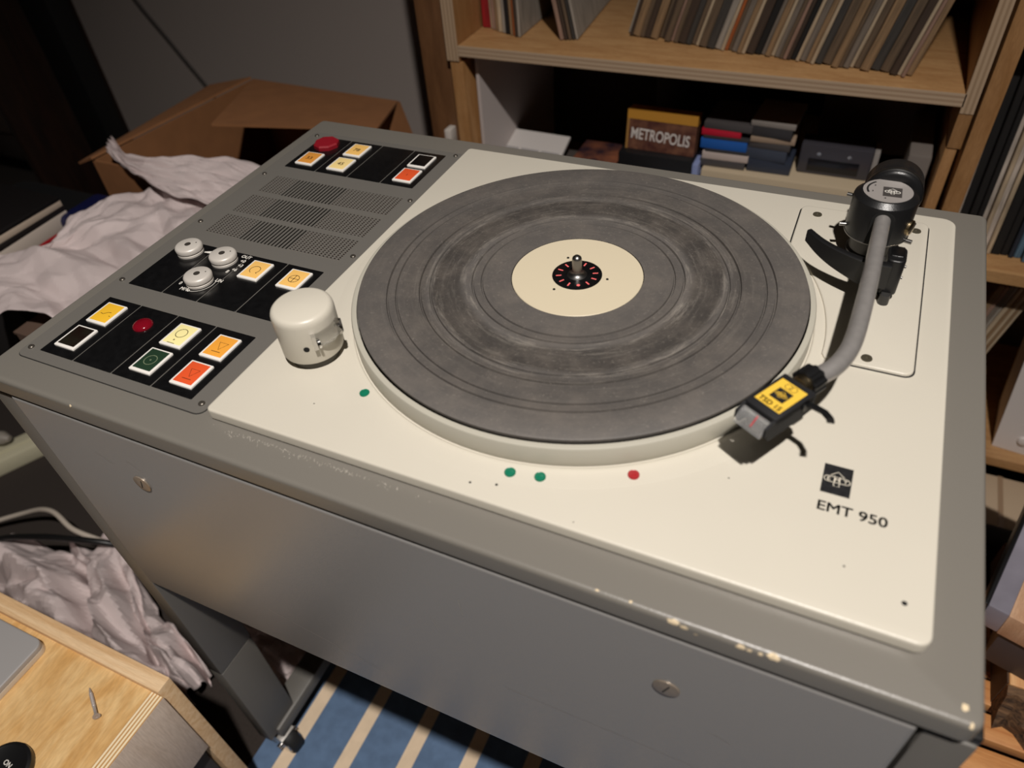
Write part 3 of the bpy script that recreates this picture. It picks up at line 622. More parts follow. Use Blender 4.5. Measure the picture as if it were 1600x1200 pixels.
# local: x across (right), y back (+) / forward (-), z up
def hbox(name, x, y, z, m, par, b=0.0004):
    q = MB().box(x[0], x[1], y[0], y[1], z[0], z[1]); return bevelled(name, [HM @ Vector(v) for v in q.V], q.F, m, par, b)
HEADM = mat('head_black', rgb(32, 32, 34), 0.6, spec=0.25, bump=0.1, bscale=1500)
col = MB(); n = 40; rings = []
for yy, rr in ((0.0030, 0.0072), (0.0036, 0.0080), (0.0122, 0.0080), (0.0128, 0.0072)):
    rings.append([HM @ Vector(((rr + 0.0004 * (1 if (k // 2) % 2 else -1)) * math.cos(2 * math.pi * k / n), yy, -0.0034 + (rr + 0.0004 * (1 if (k // 2) % 2 else -1)) * math.sin(2 * math.pi * k / n))) for k in range(n)])
col.rings(rings); col.build('head_collar', BLACK, at, 20)
MB().rings([[HM @ Vector((0.0060 * math.cos(2 * math.pi * k / 24), yy, -0.0034 + 0.0060 * math.sin(2 * math.pi * k / 24))) for k in range(24)] for yy in (-0.001, 0.0032)]).build('collar_ring', BRASS, at, 40)
hd = hbox('pickup_head', (-0.0104, 0.0104), (-0.0322, 0.0), (-0.0060, 0.0), HEADM, tt, 0.0009)
hd['label'] = 'black pick-up head with a yellow label'
for s in (-1, 1):
    V = [(s * 0.0104, 0.0, -0.0015), (s * 0.0104, -0.0325, -0.0010), (s * 0.0104, -0.0385, -0.0035), (s * 0.0104, -0.0388, -0.0088), (s * 0.0104, -0.0360, -0.0094), (s * 0.0104, -0.0352, -0.0135), (s * 0.0104, -0.0335, -0.0142), (s * 0.0104, -0.010, -0.0140), (s * 0.0104, -0.006, -0.0130), (s * 0.0104, 0.0, -0.0120)]
    rg = [[HM @ Vector((x - s * q, y, z)) for x, y, z in V] for q in (0.0, 0.0016)]
    MB().rings(rg).build('side_cheek', HEADM, hd)
hbox('head_back', (-0.0100, 0.0100), (-0.0050, 0.0008), (-0.0125, -0.0040), HEADM, hd)
hbox('yellow_label', (-0.0082, 0.0082), (-0.0272, -0.0046), (0.0, 0.00012), YELLAB, hd, 0)
LH = HM @ T(0, -0.0158, 0.00018, 0)
MB().box(-0.0044, 0.0044, -0.0046, 0.0046, 0, 0.00006, LH).build('emblem_square', PRINTK, hd)
mb = MB(); logo(mb, LH, 0.0044, 0.00035, 0.0001); mb.build('emblem', YELLAB, hd)
text('emblem_letters', 'EMT', 0.0019, YELLAB, hd, LH @ T(0, -0.0007, 0.0003), 1.5, 'CENTER')
mb = MB(); M2 = HM @ T(0, -0.0078, 0.00015)
stroke(mb, circ(-0.0015, 0, 0.0021, 24), 0.0003, 0, True, M=M2); stroke(mb, circ(0.0015, 0, 0.0021, 24), 0.0003, 0, True, M=M2); mb.build('ring_symbol', PRINTK, hd)
for dx, dy in ((0, 0), (0.0002, 0), (0, 0.0002)): text('type_text', 'TSD 15', 0.0048, PRINTD, hd, HM @ T(dx, -0.0262 + dy, 0.0003), 0.95, 'CENTER')
# clear nose with a red line
ns = MB(); prof = [(-0.0335, -0.0022), (-0.0352, -0.0022), (-0.0376, -0.0040), (-0.0412, -0.0092), (-0.0398, -0.0100), (-0.0366, -0.0064), (-0.0335, -0.0050)]
ns.rings([[HM @ Vector((x, y, z)) for y, z in prof] for x in (-0.0086, 0.0086)]); ns.build('clear_nose', mat('clear_nose', rgb(240, 240, 240), 0.06, trans=0.86), hd)
hbox('stylus_block', (-0.005, 0.005), (-0.034, -0.018), (-0.0140, -0.0062), mat('cartridge_grey', rgb(96, 94, 92), 0.4, 0.3), hd)
ln = MB().box(0.0012, 0.0019, -0.0034, 0.0034, 0.0, 0.0002, HM @ Matrix.Translation((0, -0.0376, -0.0040)) @ Matrix.Rotation(R(42), 4, 'X')); ln.build('red_line', mat('red_line', rgb(190, 50, 60), 0.5), hd)
# finger lift
fl = MB(); fpts = [(0.0098, -0.0060, -0.0050), (0.0145, -0.0055, -0.0040), (0.0205, -0.0058, -0.0030), (0.0255, -0.0085, -0.0018), (0.0285, -0.0125, 0.0005)]
rings = []
for i, q in enumerate(fpts):
    t = (Vector(fpts[min(i + 1, 4)]) - Vector(fpts[max(i - 1, 0)])).normalized(); s = Vector((-t.y, t.x, 0)).normalized() * 0.0018
    up = Vector((0, 0, 0.0007)); q = Vector(q)
    rings.append([HM @ (q + s - up), HM @ (q + s + up), HM @ (q - s + up), HM @ (q - s - up)])
fl.rings(rings); fl.build('finger_lift', BLACK, hd)
Mb = HM @ Matrix.Translation((0.0105, -0.0085, -0.0052)) @ Matrix.Rotation(R(90), 4, 'Y')
MB().lathe([(0.0024, 0), (0.0024, 0.0008), (0.0013, 0.0010), (0.0, 0.0006)], n=18, M=Mb).build('lift_screw', BLACK, hd, 40)
# --- arm lift: curved black bar on a post beside the pivot
bar = crom([(0.1447, 0.0820, 0), (0.1540, 0.0728, 0), (0.1640, 0.0662, 0), (0.1770, 0.0602, 0), (0.1870, 0.0580, 0), (0.2010, 0.0585, 0)], 5)
rings = []
for i, q in enumerate(bar):
    t = i / (len(bar) - 1); dv = (bar[min(i + 1, len(bar) - 1)] - bar[max(i - 1, 0)]).normalized()
    nn = Vector((-dv.y, dv.x, 0)) * (0.0020 + 0.0012 * t); zt_ = 0.0362 - 0.0022 * t; zb_ = zt_ - (0.0088 + 0.0095 * min(1, t * 1.35))
    a_, b_ = Vector((q.x, q.y, Z(zb_))), Vector((q.x, q.y, Z(zt_)))
    rings.append([a_ - nn, b_ - nn - Vector((0, 0, 0.0006)), b_ - nn * 0.6, b_ + nn * 0.6, b_ + nn - Vector((0, 0, 0.0006)), a_ + nn])
lb = MB().rings(rings).build('lift_bar', BLACK, tt, 35)
lb['label'] = 'curved black arm-lift bar'
pb = plate('lift_block', 0.1972, 0.2092, 0.0605, 0.0805, Z(0.0085), Z(0.0355), BLACK, lb, 0.0045, 0.0014)
plate('lift_cap', 0.1990, 0.2074, 0.0660, 0.0785, Z(0.0350), Z(0.0362), BLACKG, lb, 0.001, 0.0004)
MB().lathe([(0.0036, 0.0022), (0.0036, 0.010)], (0.2030, 0.0590, H), 24).build('lift_stem', mat('lift_stem', rgb(48, 47, 46), 0.35), lb, 40)
MB().lathe([(0.0050, 0.0022), (0.0050, 0.010)], (0.2030, 0.0700, H), 24).build('lift_stem', BLACK, lb, 40)
for zq in (0.0265, 0.0175):
    MB().tube([(0.2085, 0.0705, Z(zq)), (0.2108, 0.0700, Z(zq))], 0.0010, 10).build('set_screw', STEEL, lb, 40)

# --- print on the deck
MB().box(0.1873, 0.2025, -0.1210, -0.0998, Z(0.0), Z(0.00012)).build('logo_plate', PRINTK, deck)
LM = T(0.1949, -0.1104, Z(0.00014))
mb = MB(); logo(mb, LM, 0.0088, 0.00038, 0.0001); mb.build('logo_emblem', mat('logo_cream', rgb(226, 218, 200), 0.5), deck)
for ch, dx in (('E', -0.0044), ('M', 0.0), ('T', 0.0044)):
    text('logo_letter', ch, 0.0034, mat('logo_cream', rgb(226, 218, 200)), deck, LM @ T(dx, -0.0014, 0.0003), 1.15, 'CENTER')
for dx, dy in ((0.0, 0.0), (0.0003, 0.0), (0.0, 0.00022), (0.0003, 0.00022)):
    text('type_print', 'EMT 950', 0.0092, PRINTD, deck, T(0.1867 + dx, -0.1338 + dy, Z(0.0001 + dx * 0.1)), 1.06)

# ================================================================ SHELVING BEHIND
SY0, SY1 = 0.66, 0.985            # front and back of the shelving
ZS = Z(-0.085)                    # upper shelf surface
un = thing('shelving_unit', 'birch plywood shelving unit with a row of records behind the turntable', 'shelf', (-0.1, 0.8, 0))
un.location = (0, 0, 0)
box('side_panel', (-0.478, -0.456), (SY0, SY1), (Z(-0.112), 1.45), SHELFWOODX, un, 0.0012)
box('side_panel', (-0.474, -0.452), (SY0 + 0.001, SY1), (0.0, Z(-0.1125)), SHELFWOODX, un, 0.0012)
box('side_panel', (0.2715, 0.2885), (SY0, SY1), (Z(-0.158), 1.45), SHELFWOODX, un, 0.0012)
box('side_panel', (0.2705, 0.2850), (SY0 + 0.002, SY1), (0.0, Z(-0.1585)), SHELFWOODX, un, 0.0012)
for x0, x1 in ((-0.478, -0.456), (0.2715, 0.2885)):
    box('panel_edge', (x0 + 0.0004, x1 - 0.0004), (SY0 - 0.0012, SY0 + 0.0002), (Z(-0.11), 1.45), SHELFPLYV, un)
sb = box('shelf_board', (-0.4555, 0.2712), (SY0, SY1), (ZS - 0.017, ZS), SHELFWOOD, un, 0.0008)
box('ply_edge', (-0.4555, 0.2735), (SY0 - 0.0012, SY0 + 0.0003), (ZS - 0.0168, ZS - 0.0003), SHELFPLY, sb)
ZL = Z(-0.385)
box('shelf_board', (-0.4515, 0.2700), (SY0 + 0.002, SY1), (ZL - 0.018, ZL), SHELFWOOD, un, 0.0008)
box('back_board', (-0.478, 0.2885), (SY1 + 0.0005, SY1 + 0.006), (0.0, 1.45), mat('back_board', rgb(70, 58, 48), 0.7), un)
ps = box('wood_post', (-0.536, -0.4785), (0.675, 0.735), (0.0, 1.45), BROWNWOOD, None, 0.001)
tag(ps, 'wide dark brown wooden post standing left of the record shelf', 'post')
cpn = box('switch_box', (-0.4985, -0.486), (0.652, 0.6748), (Z(-0.262), Z(-0.228)), mat('white_plastic', rgb(206, 198, 190), 0.5), None, 0.002)
tag(cpn, 'small white plastic block fixed to the dark wooden post', 'fixture')

# ---- records: one sleeve = one object
ORD = 'first second third fourth fifth sixth seventh eighth ninth tenth eleventh twelfth thirteenth fourteenth fifteenth sixteenth seventeenth eighteenth nineteenth twentieth'.split()
TENS = {20: 'twenty', 30: 'thirty', 40: 'forty', 50: 'fifty'}
def ordinal(n):
    if n <= 20: return ORD[n - 1]
    t = n // 10 * 10
    return {30: 'thirtieth', 40: 'fortieth', 50: 'fiftieth'}[t] if n % 10 == 0 else TENS[t] + '-' + ORD[n % 10 - 1]
PAL = {'brown': (112, 92, 72), 'dark brown': (74, 58, 46), 'tan': (156, 126, 92), 'cream': (206, 184, 154), 'grey': (132, 120, 108), 'dark grey': (70, 66, 62), 'black': (24, 22, 21), 'orange': (186, 100, 48),
       'red': (168, 24, 30), 'pale grey': (170, 160, 148), 'pink-grey': (168, 134, 116), 'blue': (92, 122, 144), 'navy': (36, 44, 58), 'white': (216, 202, 188)}
def slv(c):
    a = PAL[c]
    return mat('sleeve_' + c.replace(' ', '_').replace('-', '_'), rgb(*a), 0.75, var=0.35, vscale=9, vcol=rgb(*[int(q * 0.72) for q in a]), stretch=(60, 60, 2.2), bump=0.2, bscale=14)
def sleeve(x, y, z, t, lean, color, label, group, hgt=0.312, dep=0.27, yaw=0.0):
    """record sleeve standing on its lower edge at (x, y, z); lean > 0 tips the top to the right"""
    q = MB(); 
    q.box(0, t, 0, dep, 0, hgt)
    o = bevelled('record_sleeve', [Vector((a - (t if lean > 0 else 0), b, c)) for a, b, c in q.V], q.F, slv(color), None, min(0.0011, t * 0.3), 1)
    o.location = (x, y, z + 0.0004); o.rotation_euler = (0, R(lean), R(yaw))
    return tag(o, label, 'record', group)
# upright group at the left
x = -0.4515
G1 = [('red', 0.0150), ('cream', 0.0035), ('pink-grey', 0.007), ('tan', 0.006), ('cream', 0.0075), ('pale grey', 0.006), ('black', 0.0085), ('tan', 0.004), ('orange', 0.004), ('dark brown', 0.004), ('pale grey', 0.0045)]
for i, (c, t) in enumerate(G1):
    yy = 0.742 - 0.003 * i + rnd.uniform(-0.003, 0.003)
    sleeve(x, yy, ZS, t, -1.5 if i else -0.8, c, '%s record sleeve in the small upright group on the upper shelf, %s from left' % (c, ordinal(i + 1)), 'upright records on the upper shelf')
    x += t + 0.0012
# small group leaning left
x = -0.302
G2 = [('pink-grey', 0.006), ('dark brown', 0.004), ('brown', 0.005), ('dark grey', 0.003), ('pale grey', 0.004)]
for i, (c, t) in enumerate(G2):
    sleeve(x, 0.716 + 0.002 * i, ZS, t, -12.5, c, '%s record sleeve leaning left on the upper shelf, %s of its small group' % (c, ordinal(i + 1)), 'left-leaning records on the upper shelf', yaw=4)
    x += t * 1.09 + 0.001
# long row leaning right
cols = ['pale grey', 'dark brown', 'tan', 'brown', 'dark brown', 'tan', 'brown', 'dark brown', 'brown', 'pink-grey', 'brown', 'dark brown', 'dark grey', 'brown', 'cream', 'brown', 'dark grey', 'pale grey', 'cream', 'orange',
        'brown', 'grey', 'tan', 'cream', 'dark brown', 'black', 'grey', 'tan', 'cream', 'grey', 'brown', 'pink-grey', 'dark brown', 'black', 'cream', 'grey', 'tan', 'cream', 'dark grey', 'brown', 'tan', 'brown',
        'grey', 'cream', 'brown', 'tan', 'dark grey', 'brown', 'dark brown', 'cream', 'pink-grey', 'tan']
ths = [rnd.choice((0.0042, 0.0055, 0.0065, 0.0075, 0.0095)) for _ in cols]
for i, c in enumerate(cols):
    if c in ('cream', 'orange', 'pink-grey'): ths[i] = 0.0038
span = 0.2078 + 0.2085; tot = sum(ths); k = span * math.cos(R(14)) / tot * 0.985
x = -0.2085
for i, (c, t) in enumerate(zip(cols, ths)):
    t *= k; f = i / (len(cols) - 1); x += t / math.cos(R(14)) * 1.012
    yy = 0.768 - 0.030 * min(1, f / 0.3) - 0.043 * max(0, (f - 0.3) / 0.7) + rnd.uniform(-0.007, 0.006)
    sleeve(x, yy, ZS, t, 16 - 2.5 * f, c, '%s worn record sleeve in the long right-leaning row, %s from the left' % (c, ordinal(i + 1)), 'right-leaning records on the upper shelf', dep=0.985 - 0.7 - 0.075)
# ---- things on the lower shelf
def P(name, x, y, z, m, label, cat, b=0.001, rot=0, group=None, seg=2):
    cx_, cy_ = (x[0] + x[1]) / 2, (y[0] + y[1]) / 2
    o = box(name, (x[0] - cx_, x[1] - cx_), (y[0] - cy_, y[1] - cy_), (0, z[1] - z[0]), m, None, b, seg, (cx_, cy_, z[0]), (0, 0, R(rot)))
    return tag(o, label, cat, group)
BEIGE = mat('beige_plastic', rgb(196, 178, 150), 0.5); DKGREY = mat('dark_grey_plastic', rgb(58, 56, 58), 0.4); MIDGREY = mat('mid_grey_plastic', rgb(76, 72, 72), 0.4)
bd = P('beige_box', (-0.056, 0.200), (0.70, 0.95), (ZL, Z(-0.258)), BEIGE, 'long beige plastic box on the lower shelf below the piled cases', 'box', 0.003)
mb = MB()
for k in range(9):
    mb.box(-0.072 + 0.128 + 0.007 * k, -0.072 + 0.128 + 0.007 * k + 0.004, -0.1253, -0.1251, 0.101 - 0.002 * (k % 2), 0.109)
mb.build('printed_marks', mat('dark_marks', rgb(70, 58, 48), 0.6), bd)
# stack of cases on the beige box
zt0 = Z(-0.258) + 0.0003
st = [('grey cassette case at the bottom of the left pile on the beige box', MIDGREY, 0.012, -0.062, 0.003), ('white case under the blue one on the beige box', mat('white_case', rgb(196, 180, 172), 0.5), 0.012, -0.060, 0.004),
      ('black case between the white and the blue case', DKGREY, 0.005, -0.056, 0.0), ('blue case in the left pile on the beige box', mat('blue_case', rgb(34, 92, 172), 0.4), 0.016, -0.064, 0.004),
      ('thin black case between the blue and the red case', DKGREY, 0.005, -0.061, 0.004), ('red case near the top of the left pile on the beige box', mat('red_case', rgb(190, 28, 52), 0.4), 0.010, -0.064, -0.007), ('grey case lying on top of the red one', MIDGREY, 0.011, -0.060, 0.006)]
zz_ = zt0
for lab, m_, h_, x0, dx in st:
    P('media_case', (x0, x0 + 0.068 + dx), (0.712, 0.80), (zz_, zz_ + h_), m_, lab, 'case', 0.0008, rnd.uniform(-2, 2), 'cases piled on the beige box'); zz_ += h_ + 0.0003
zz_ = zt0
st2 = [('dark blue-grey case at the bottom of the right pile', mat('slate_case', rgb(52, 58, 72), 0.35), 0.020, 0.012), ('slate cassette case, second in the right pile', mat('slate_case2', rgb(66, 72, 86), 0.35), 0.018, 0.006), ('grey case with pale stripe in the right pile', MIDGREY, 0.010, 0.008),
       ('light tan case in the right pile', mat('tan_case', rgb(160, 138, 118), 0.5), 0.008, 0.010), ('dark case under the topmost of the right pile', DKGREY, 0.016, 0.008), ('pale grey case topmost in the right pile', mat('palegrey_case', rgb(140, 132, 126), 0.45), 0.008, 0.011)]
for lab, m_, h_, x0 in st2:
    P('media_case', (x0, x0 + 0.066), (0.715, 0.80), (zz_, zz_ + h_), m_, lab, 'case', 0.0008, rnd.uniform(-4, 4), 'cases piled on the beige box'); zz_ += h_ + 0.0003
rd = thing('cassette_player', 'dark grey cassette player standing on the beige box', 'cassette player', (0.140, 0.75, zt0))
box('case', (-0.054, 0.050), (-0.018, 0.020), (0.0, 0.048), mat('player_dark', rgb(64, 62, 68), 0.3), rd, 0.003)
for dx in (-0.026, 0.018):
    q = MB().lathe([(0.0030, 0), (0.0030, 0.0010), (0.0, 0.0012)], n=16, M=Matrix.Translation((dx, -0.018, 0.034)) @ Matrix.Rotation(R(90), 4, 'X')); q.build('key', CHROME, rd)
box('tape_door', (-0.040, 0.034), (-0.0192, -0.0178), (0.006, 0.026), mat('door_black', rgb(24, 24, 28), 0.2), rd, 0.0005)
box('end_cap', (0.0502, 0.058), (-0.017, 0.019), (0.001, 0.046), mat('grey_cap', rgb(150, 144, 140), 0.4), rd, 0.001)
# dark boxes behind
P('dark_carton', (0.10, 0.245), (0.83, 0.93), (zt0, zt0 + 0.115), mat('brown_carton', rgb(78, 58, 48), 0.7), 'dark brown carton standing behind the cassette player', 'box', 0.002)
P('black_case', (-0.19, -0.07), (0.90, 0.975), (ZL, ZL + 0.20), mat('black_case', rgb(20, 20, 22), 0.4), 'tall black case at the back of the lower shelf', 'case', 0.003)
# film box standing on a black case
P('black_device', (-0.196, -0.070), (0.700, 0.80), (ZL, Z(-0.248)), mat('black_device', rgb(26, 26, 28), 0.35), 'black flat device carrying the film box on the lower shelf', 'device', 0.003)
mbx = thing('film_box', 'brown and yellow film box lettered METROPOLIS on the lower shelf', 'box', (-0.130, 0.715, Z(-0.2475)), (R(-8), 0, R(-1)))
MB().box(-0.058, 0.057, 0.0, 0.024, 0.0, 0.064).build('carton', mat('brown_cover', rgb(118, 78, 58), 0.5, var=0.5, vscale=60, vcol=rgb(66, 30, 28)), mbx)
MB().box(-0.0585, 0.0575, -0.0006, 0.0245, 0.049, 0.0646).build('yellow_band', mat('ochre_band', rgb(186, 132, 48), 0.5), mbx)
MB().box(-0.0585, -0.0545, -0.0006, 0.0245, 0.0, 0.049).build('yellow_edge', mat('ochre_edge', rgb(160, 118, 62), 0.5), mbx)
MF = Matrix.Translation((-0.0015, -0.0008, 0.0165)) @ Matrix.Rotation(R(90), 4, 'X')
text('title', 'METROPOLIS', 0.0250, mat('title_white', rgb(214, 206, 200), 0.5), mbx, MF @ Matrix.Rotation(R(-2), 4, 'Z'), 0.68, 'CENTER', 0.0004)
P('blue_sticker_box', (-0.0695, -0.0600), (0.695, 0.75), (ZL, Z(-0.250)), mat('bluewhite_edge', rgb(136, 148, 190), 0.4), 'narrow pale blue case beside the film box', 'case', 0.001)
# leaflet lying in a tray, picture cards
lt = thing('printed_leaflet', 'white printed leaflet lying at the left end of the lower shelf', 'leaflet', (-0.385, 0.755, Z(-0.300)), (R(24), 0, R(-2)))
MB().box(-0.066, 0.066, -0.045, 0.045, -0.0045, 0.0).build('sheet', mat('leaflet_white', rgb(206, 200, 196), 0.6), lt)
for i in range(3):
    MB().box(-0.058 + 0.041 * i, -0.022 + 0.041 * i, -0.036, 0.004, 0.0, 0.0003).build('text_block', mat('print_grey', rgb(160, 156, 156), 0.6), lt)
P('paper_tray', (-0.448, -0.300), (0.70, 0.83), (ZL, Z(-0.3245)), mat('tray_grey', rgb(86, 78, 74), 0.6), 'dark grey tray under the printed leaflet', 'tray', 0.003)
P('picture_cards', (-0.288, -0.204), (0.70, 0.80), (ZL, Z(-0.285)), mat('picture_print', rgb(150, 92, 64), 0.4, var=0.9, vscale=26, vcol=rgb(32, 30, 46)), 'pile of picture cards with brown and blue print beside the film box', 'cards', 0.002)
fb = tag(mk('foam_board', *(lambda a: (a.V, a.F))(MB().box(-0.003, 0.003, 0.0, 0.26, 0.0, 0.276)), mat('foam_white', rgb(196, 186, 182), 0.7), None, None, (-0.4440, 0.690, ZL + 0.0005)), 'white foam board standing against the left side of the lower shelf', 'board')
fb.rotation_euler = (0, R(0.6), R(-6))
tb = P('clear_sleeves', (0.232, 0.262), (0.685, 0.90), (ZL, ZL + 0.20), mat('clear_grey', rgb(120, 112, 106), 0.25), 'upright grey plastic sleeves at the right end of the lower shelf', 'sleeves', 0.003)

# ---- second unit at the right
u2 = thing('shelving_unit', 'neighbouring plywood shelving unit at the right edge with black and white records', 'shelf', (0, 0, 0))
box('side_panel', (0.2925, 0.3145), (SY0, SY1), (0.0, 1.45), SHELFWOODX, u2, 0.0012)
ZR = Z(-0.330)
for zq in (Z(-0.002), ZR, Z(-0.690)):
    s_ = box('shelf_board', (0.3148, 1.05), (SY0, SY1), (zq - 0.018, zq), SHELFWOOD, u2, 0.0008)
    box('ply_edge', (0.3148, 1.05), (SY0 - 0.0012, SY0 + 0.0003), (zq - 0.0178, zq - 0.0003), SHELFWOOD if zq != Z(-0.002) else SHELFPLY, s_)
x = 0.3165
for i, (c, t) in enumerate([('white', 0.006), ('black', 0.011), ('black', 0.009), ('black', 0.007), ('white', 0.006), ('cream', 0.006), ('white', 0.007), ('cream', 0.006), ('black', 0.012), ('black', 0.009), ('navy', 0.006), ('blue', 0.009), ('blue', 0.008), ('black', 0.008), ('navy', 0.006), ('cream', 0.006), ('white', 0.006), ('pink-grey', 0.006), ('cream', 0.007), ('white', 0.006),
                             ('black', 0.012), ('navy', 0.008), ('grey', 0.01), ('black', 0.01)]):
    sleeve(x, 0.70 + rnd.uniform(-0.006, 0.006), ZR, t, -1.0, c, '%s record sleeve on the right-hand unit, %s from its left panel' % (c, ordinal(i + 1)), 'records in the right-hand unit')
    x += t + 0.0008
x = 0.352
for i, (c, t) in enumerate([('tan', 0.008), ('pink-grey', 0.006), ('grey', 0.007), ('pale grey', 0.005), ('cream', 0.006), ('tan', 0.005), ('cream', 0.005), ('tan', 0.004), ('cream', 0.004)]):
    x += t / math.cos(R(8)) * 1.02
    sleeve(x, 0.71 + rnd.uniform(-0.004, 0.004), Z(-0.690), t, 11, c, '%s sleeve leaning in the bottom bay of the right-hand unit, %s from left' % (c, ordinal(i + 1)), 'sleeves in the bottom bay')
fw = thing('foam_block', 'white moulded foam block with round studs in the bottom bay of the right-hand unit', 'foam', (0.492, 0.690, Z(-0.6895)), (0, 0, R(-6)))
V = [(0.012, 0), (0.17, 0), (0.17, 0.25), (-0.012, 0.25)]
MB().rings([[Vector((a, q, b)) for a, b in V] for q in (0.0, 0.12)]).build('slab', mat('foam_grey', rgb(226, 218, 214), 0.7), fw)
for a, b in ((0.05, 0.03), (0.075, 0.065), (0.11, 0.03), (0.12, 0.10)):
    MB().lathe([(0.010, -0.002), (0.008, 0.004), (0.0, 0.006)], n=18, M=Matrix.Translation((a, 0.0, b)) @ Matrix.Rotation(R(90), 4, 'X')).build('stud', mat('foam_grey', rgb(190, 182, 178)), fw, 50)

# ================================================================ RIGHT FLOOR: timber
pl = thing('slatted_crate', 'orange pine slatted crate standing on the floor right of the console', 'crate', (0.6, 0.15, 0))
pl.location = (0, 0, 0)
ZC = Z(-0.605)
for k in range(10):
    y0 = -0.12 + 0.0445 * k
    box('slat', (0.305, 0.85), (y0, y0 + 0.033), (ZC - 0.016, ZC), PINE, pl, 0.0012)
for x0 in (0.315, 0.58, 0.82):
    box('bearer', (x0, x0 + 0.028), (-0.12, 0.3135), (0.0, ZC - 0.0162), PINEY, pl, 0.001)
bm_ = thing('timber_beam', 'sawn timber beam with bark on its end lying on the slatted crate', 'timber', (0.55, 0.3, ZC))
bm_.location = (0, 0, 0)
box('sawn_wood', (0.4745, 0.62), (0.150, 0.36), (ZC + 0.0005, Z(-0.55)), PINEY, bm_, 0.002)
box('dark_side', (0.4728, 0.4744), (0.152, 0.36), (ZC + 0.001, Z(-0.552)), mat('beam_side_brown', rgb(84, 62, 44), 0.8, var=0.3, vscale=30), bm_, 0)  # thin dark brown sheet over the beam's left face
bk = MB(); rg = []
for i in range(14):
    xx = 0.4735 + 0.146 * i / 13; rg.append([Vector((xx, 0.1495, ZC + 0.0006)), Vector((xx, 0.118 + 0.012 * math.sin(i * 1.7) + 0.006 * math.sin(i * 4.1), ZC + 0.0006)), Vector((xx, 0.124 + 0.010 * math.sin(i * 1.3 + 1), ZC + 0.024)), Vector((xx, 0.138 + 0.006 * math.sin(i * 2.3), Z(-0.556))), Vector((xx, 0.1495, Z(-0.5515)))])
bk.rings(rg); bk.build('bark', BARK, bm_)
cs_ = thing('flat_case', 'lilac-grey flat case with a pencilled wooden lid resting on the timber beam', 'case', (0.4400, 0.1700, Z(-0.5495)), (0, 0, R(-16)))
box('wood_lid', (0.0, 0.20), (0.0, 0.26), (0.060, 0.098), wood_mat('lid_wood', rgb(198, 156, 122), rgb(214, 176, 144), (14, 2, 2), 0.6), cs_, 0.001)
box('lilac_edge', (-0.022, -0.0004), (-0.004, 0.26), (0.066, 0.104), mat('lilac_grey', rgb(150, 146, 158), 0.25, var=0.3, vscale=14), cs_, 0.002)
box('black_edge', (-0.0262, -0.0224), (-0.004, 0.26), (0.072, 0.105), BLACK, cs_, 0.001)
box('base', (0.004, 0.20), (0.004, 0.26), (0.0, 0.0598), mat('case_base', rgb(64, 58, 60), 0.5), cs_, 0.001)
mb = MB()
for i in range(26):
    u, v = rnd.uniform(0.01, 0.09), rnd.uniform(0.01, 0.16); pts = [(u + 0.004 * math.cos(t * 1.9 + i) * t / 4, v + 0.0035 * math.sin(t * 1.3 + i * 2)) for t in range(5)]
    stroke(mb, pts, 0.0006, 0.0981)
mb.build('pencil_scribble', mat('pencil', rgb(74, 52, 44), 0.7), cs_)
tag(box('black_bag', (0.33, 0.70), (0.465, 0.525), (0.0, 0.075), mat('black_cloth', rgb(18, 16, 16), 0.9), None, 0.02, 3), 'black cloth bag on the floor behind the slatted crate', 'bag')
bb = thing('beige_carton', 'beige carton with taped seams on the floor by the right-hand unit', 'box', (0.62, 0.53, 0))
box('carton', (-0.20, 0.25), (0.003, 0.118), (0.0, 0.050), mat('beige_card', rgb(184, 162, 136), 0.8), bb, 0.001)
box('tape', (-0.097, -0.089), (0.002, 0.119), (0.0, 0.0506), mat('tape_brown', rgb(150, 124, 98), 0.5), bb)

# ================================================================ LEFT: low birch cabinet with laptop, screw and knob
ZT = Z(-0.405)
cb = thing('low_cabinet', 'low birch plywood cabinet in the front left corner', 'cabinet', (0, 0, 0))
box('top_board', (-1.05, -0.3695), (-0.75, -0.2825), (ZT - 0.018, ZT), BIRCH, cb, 0)
box('side_lip', (-1.05, -0.358), (-0.282, -0.2645), (0.02, ZT + 0.0060), PINELIP, cb, 0.0012)
fr = box('front_board', (-0.3690, -0.3525), (-0.75, -0.2826), (Z(-0.5375), ZT + 0.0004), PALEFACE, cb, 0.0004)
box('ply_edge', (-0.3688, -0.3527), (-0.75, -0.2828), (ZT + 0.0002, ZT + 0.0008), BIRCHPLY, fr)
box('inner_panel', (-1.04, -0.372), (-0.74, -0.284), (0.05, Z(-0.55)), mat('cabinet_inside', rgb(52, 48, 50), 0.7), cb)
lap = thing('laptop', 'closed silver-grey laptop lying on the low birch cabinet', 'laptop', (-0.545, -0.3, ZT))
LX1, LY1 = -0.514, -0.290
for nm, z0, z1, m_, d in (('base', 0.0006, 0.0075, mat('laptop_silver', rgb(206, 194, 178), 0.35, 0.1), 0.0), ('gap', 0.0075, 0.0083, DARK, 0.0012), ('lid', 0.0083, 0.0140, mat('laptop_lid', rgb(166, 163, 162), 0.42, 0.1), 0.0)):
    plate(nm, -0.36 + d, LX1 + 0.545 - d, -0.24 + d, LY1 + 0.3 - d, z0, z1, m_, lap, 0.010, 0.0014)
kb = thing('round_puck', 'black round push button marked ON lying on the birch cabinet', 'button', (-0.4445, -0.4010, ZT))
MB().lathe([(0.0265, 0.0003), (0.0270, 0.003), (0.0265, 0.008), (0.0235, 0.0092), (0.0225, 0.0086), (0.0, 0.0088)], n=48).build('body', BLACK, kb, 40)
text('marking', 'ON', 0.0066, PRINTW, kb, T(0.001, 0.004, 0.0093, -8), 1.0, 'CENTER', 0.0001)
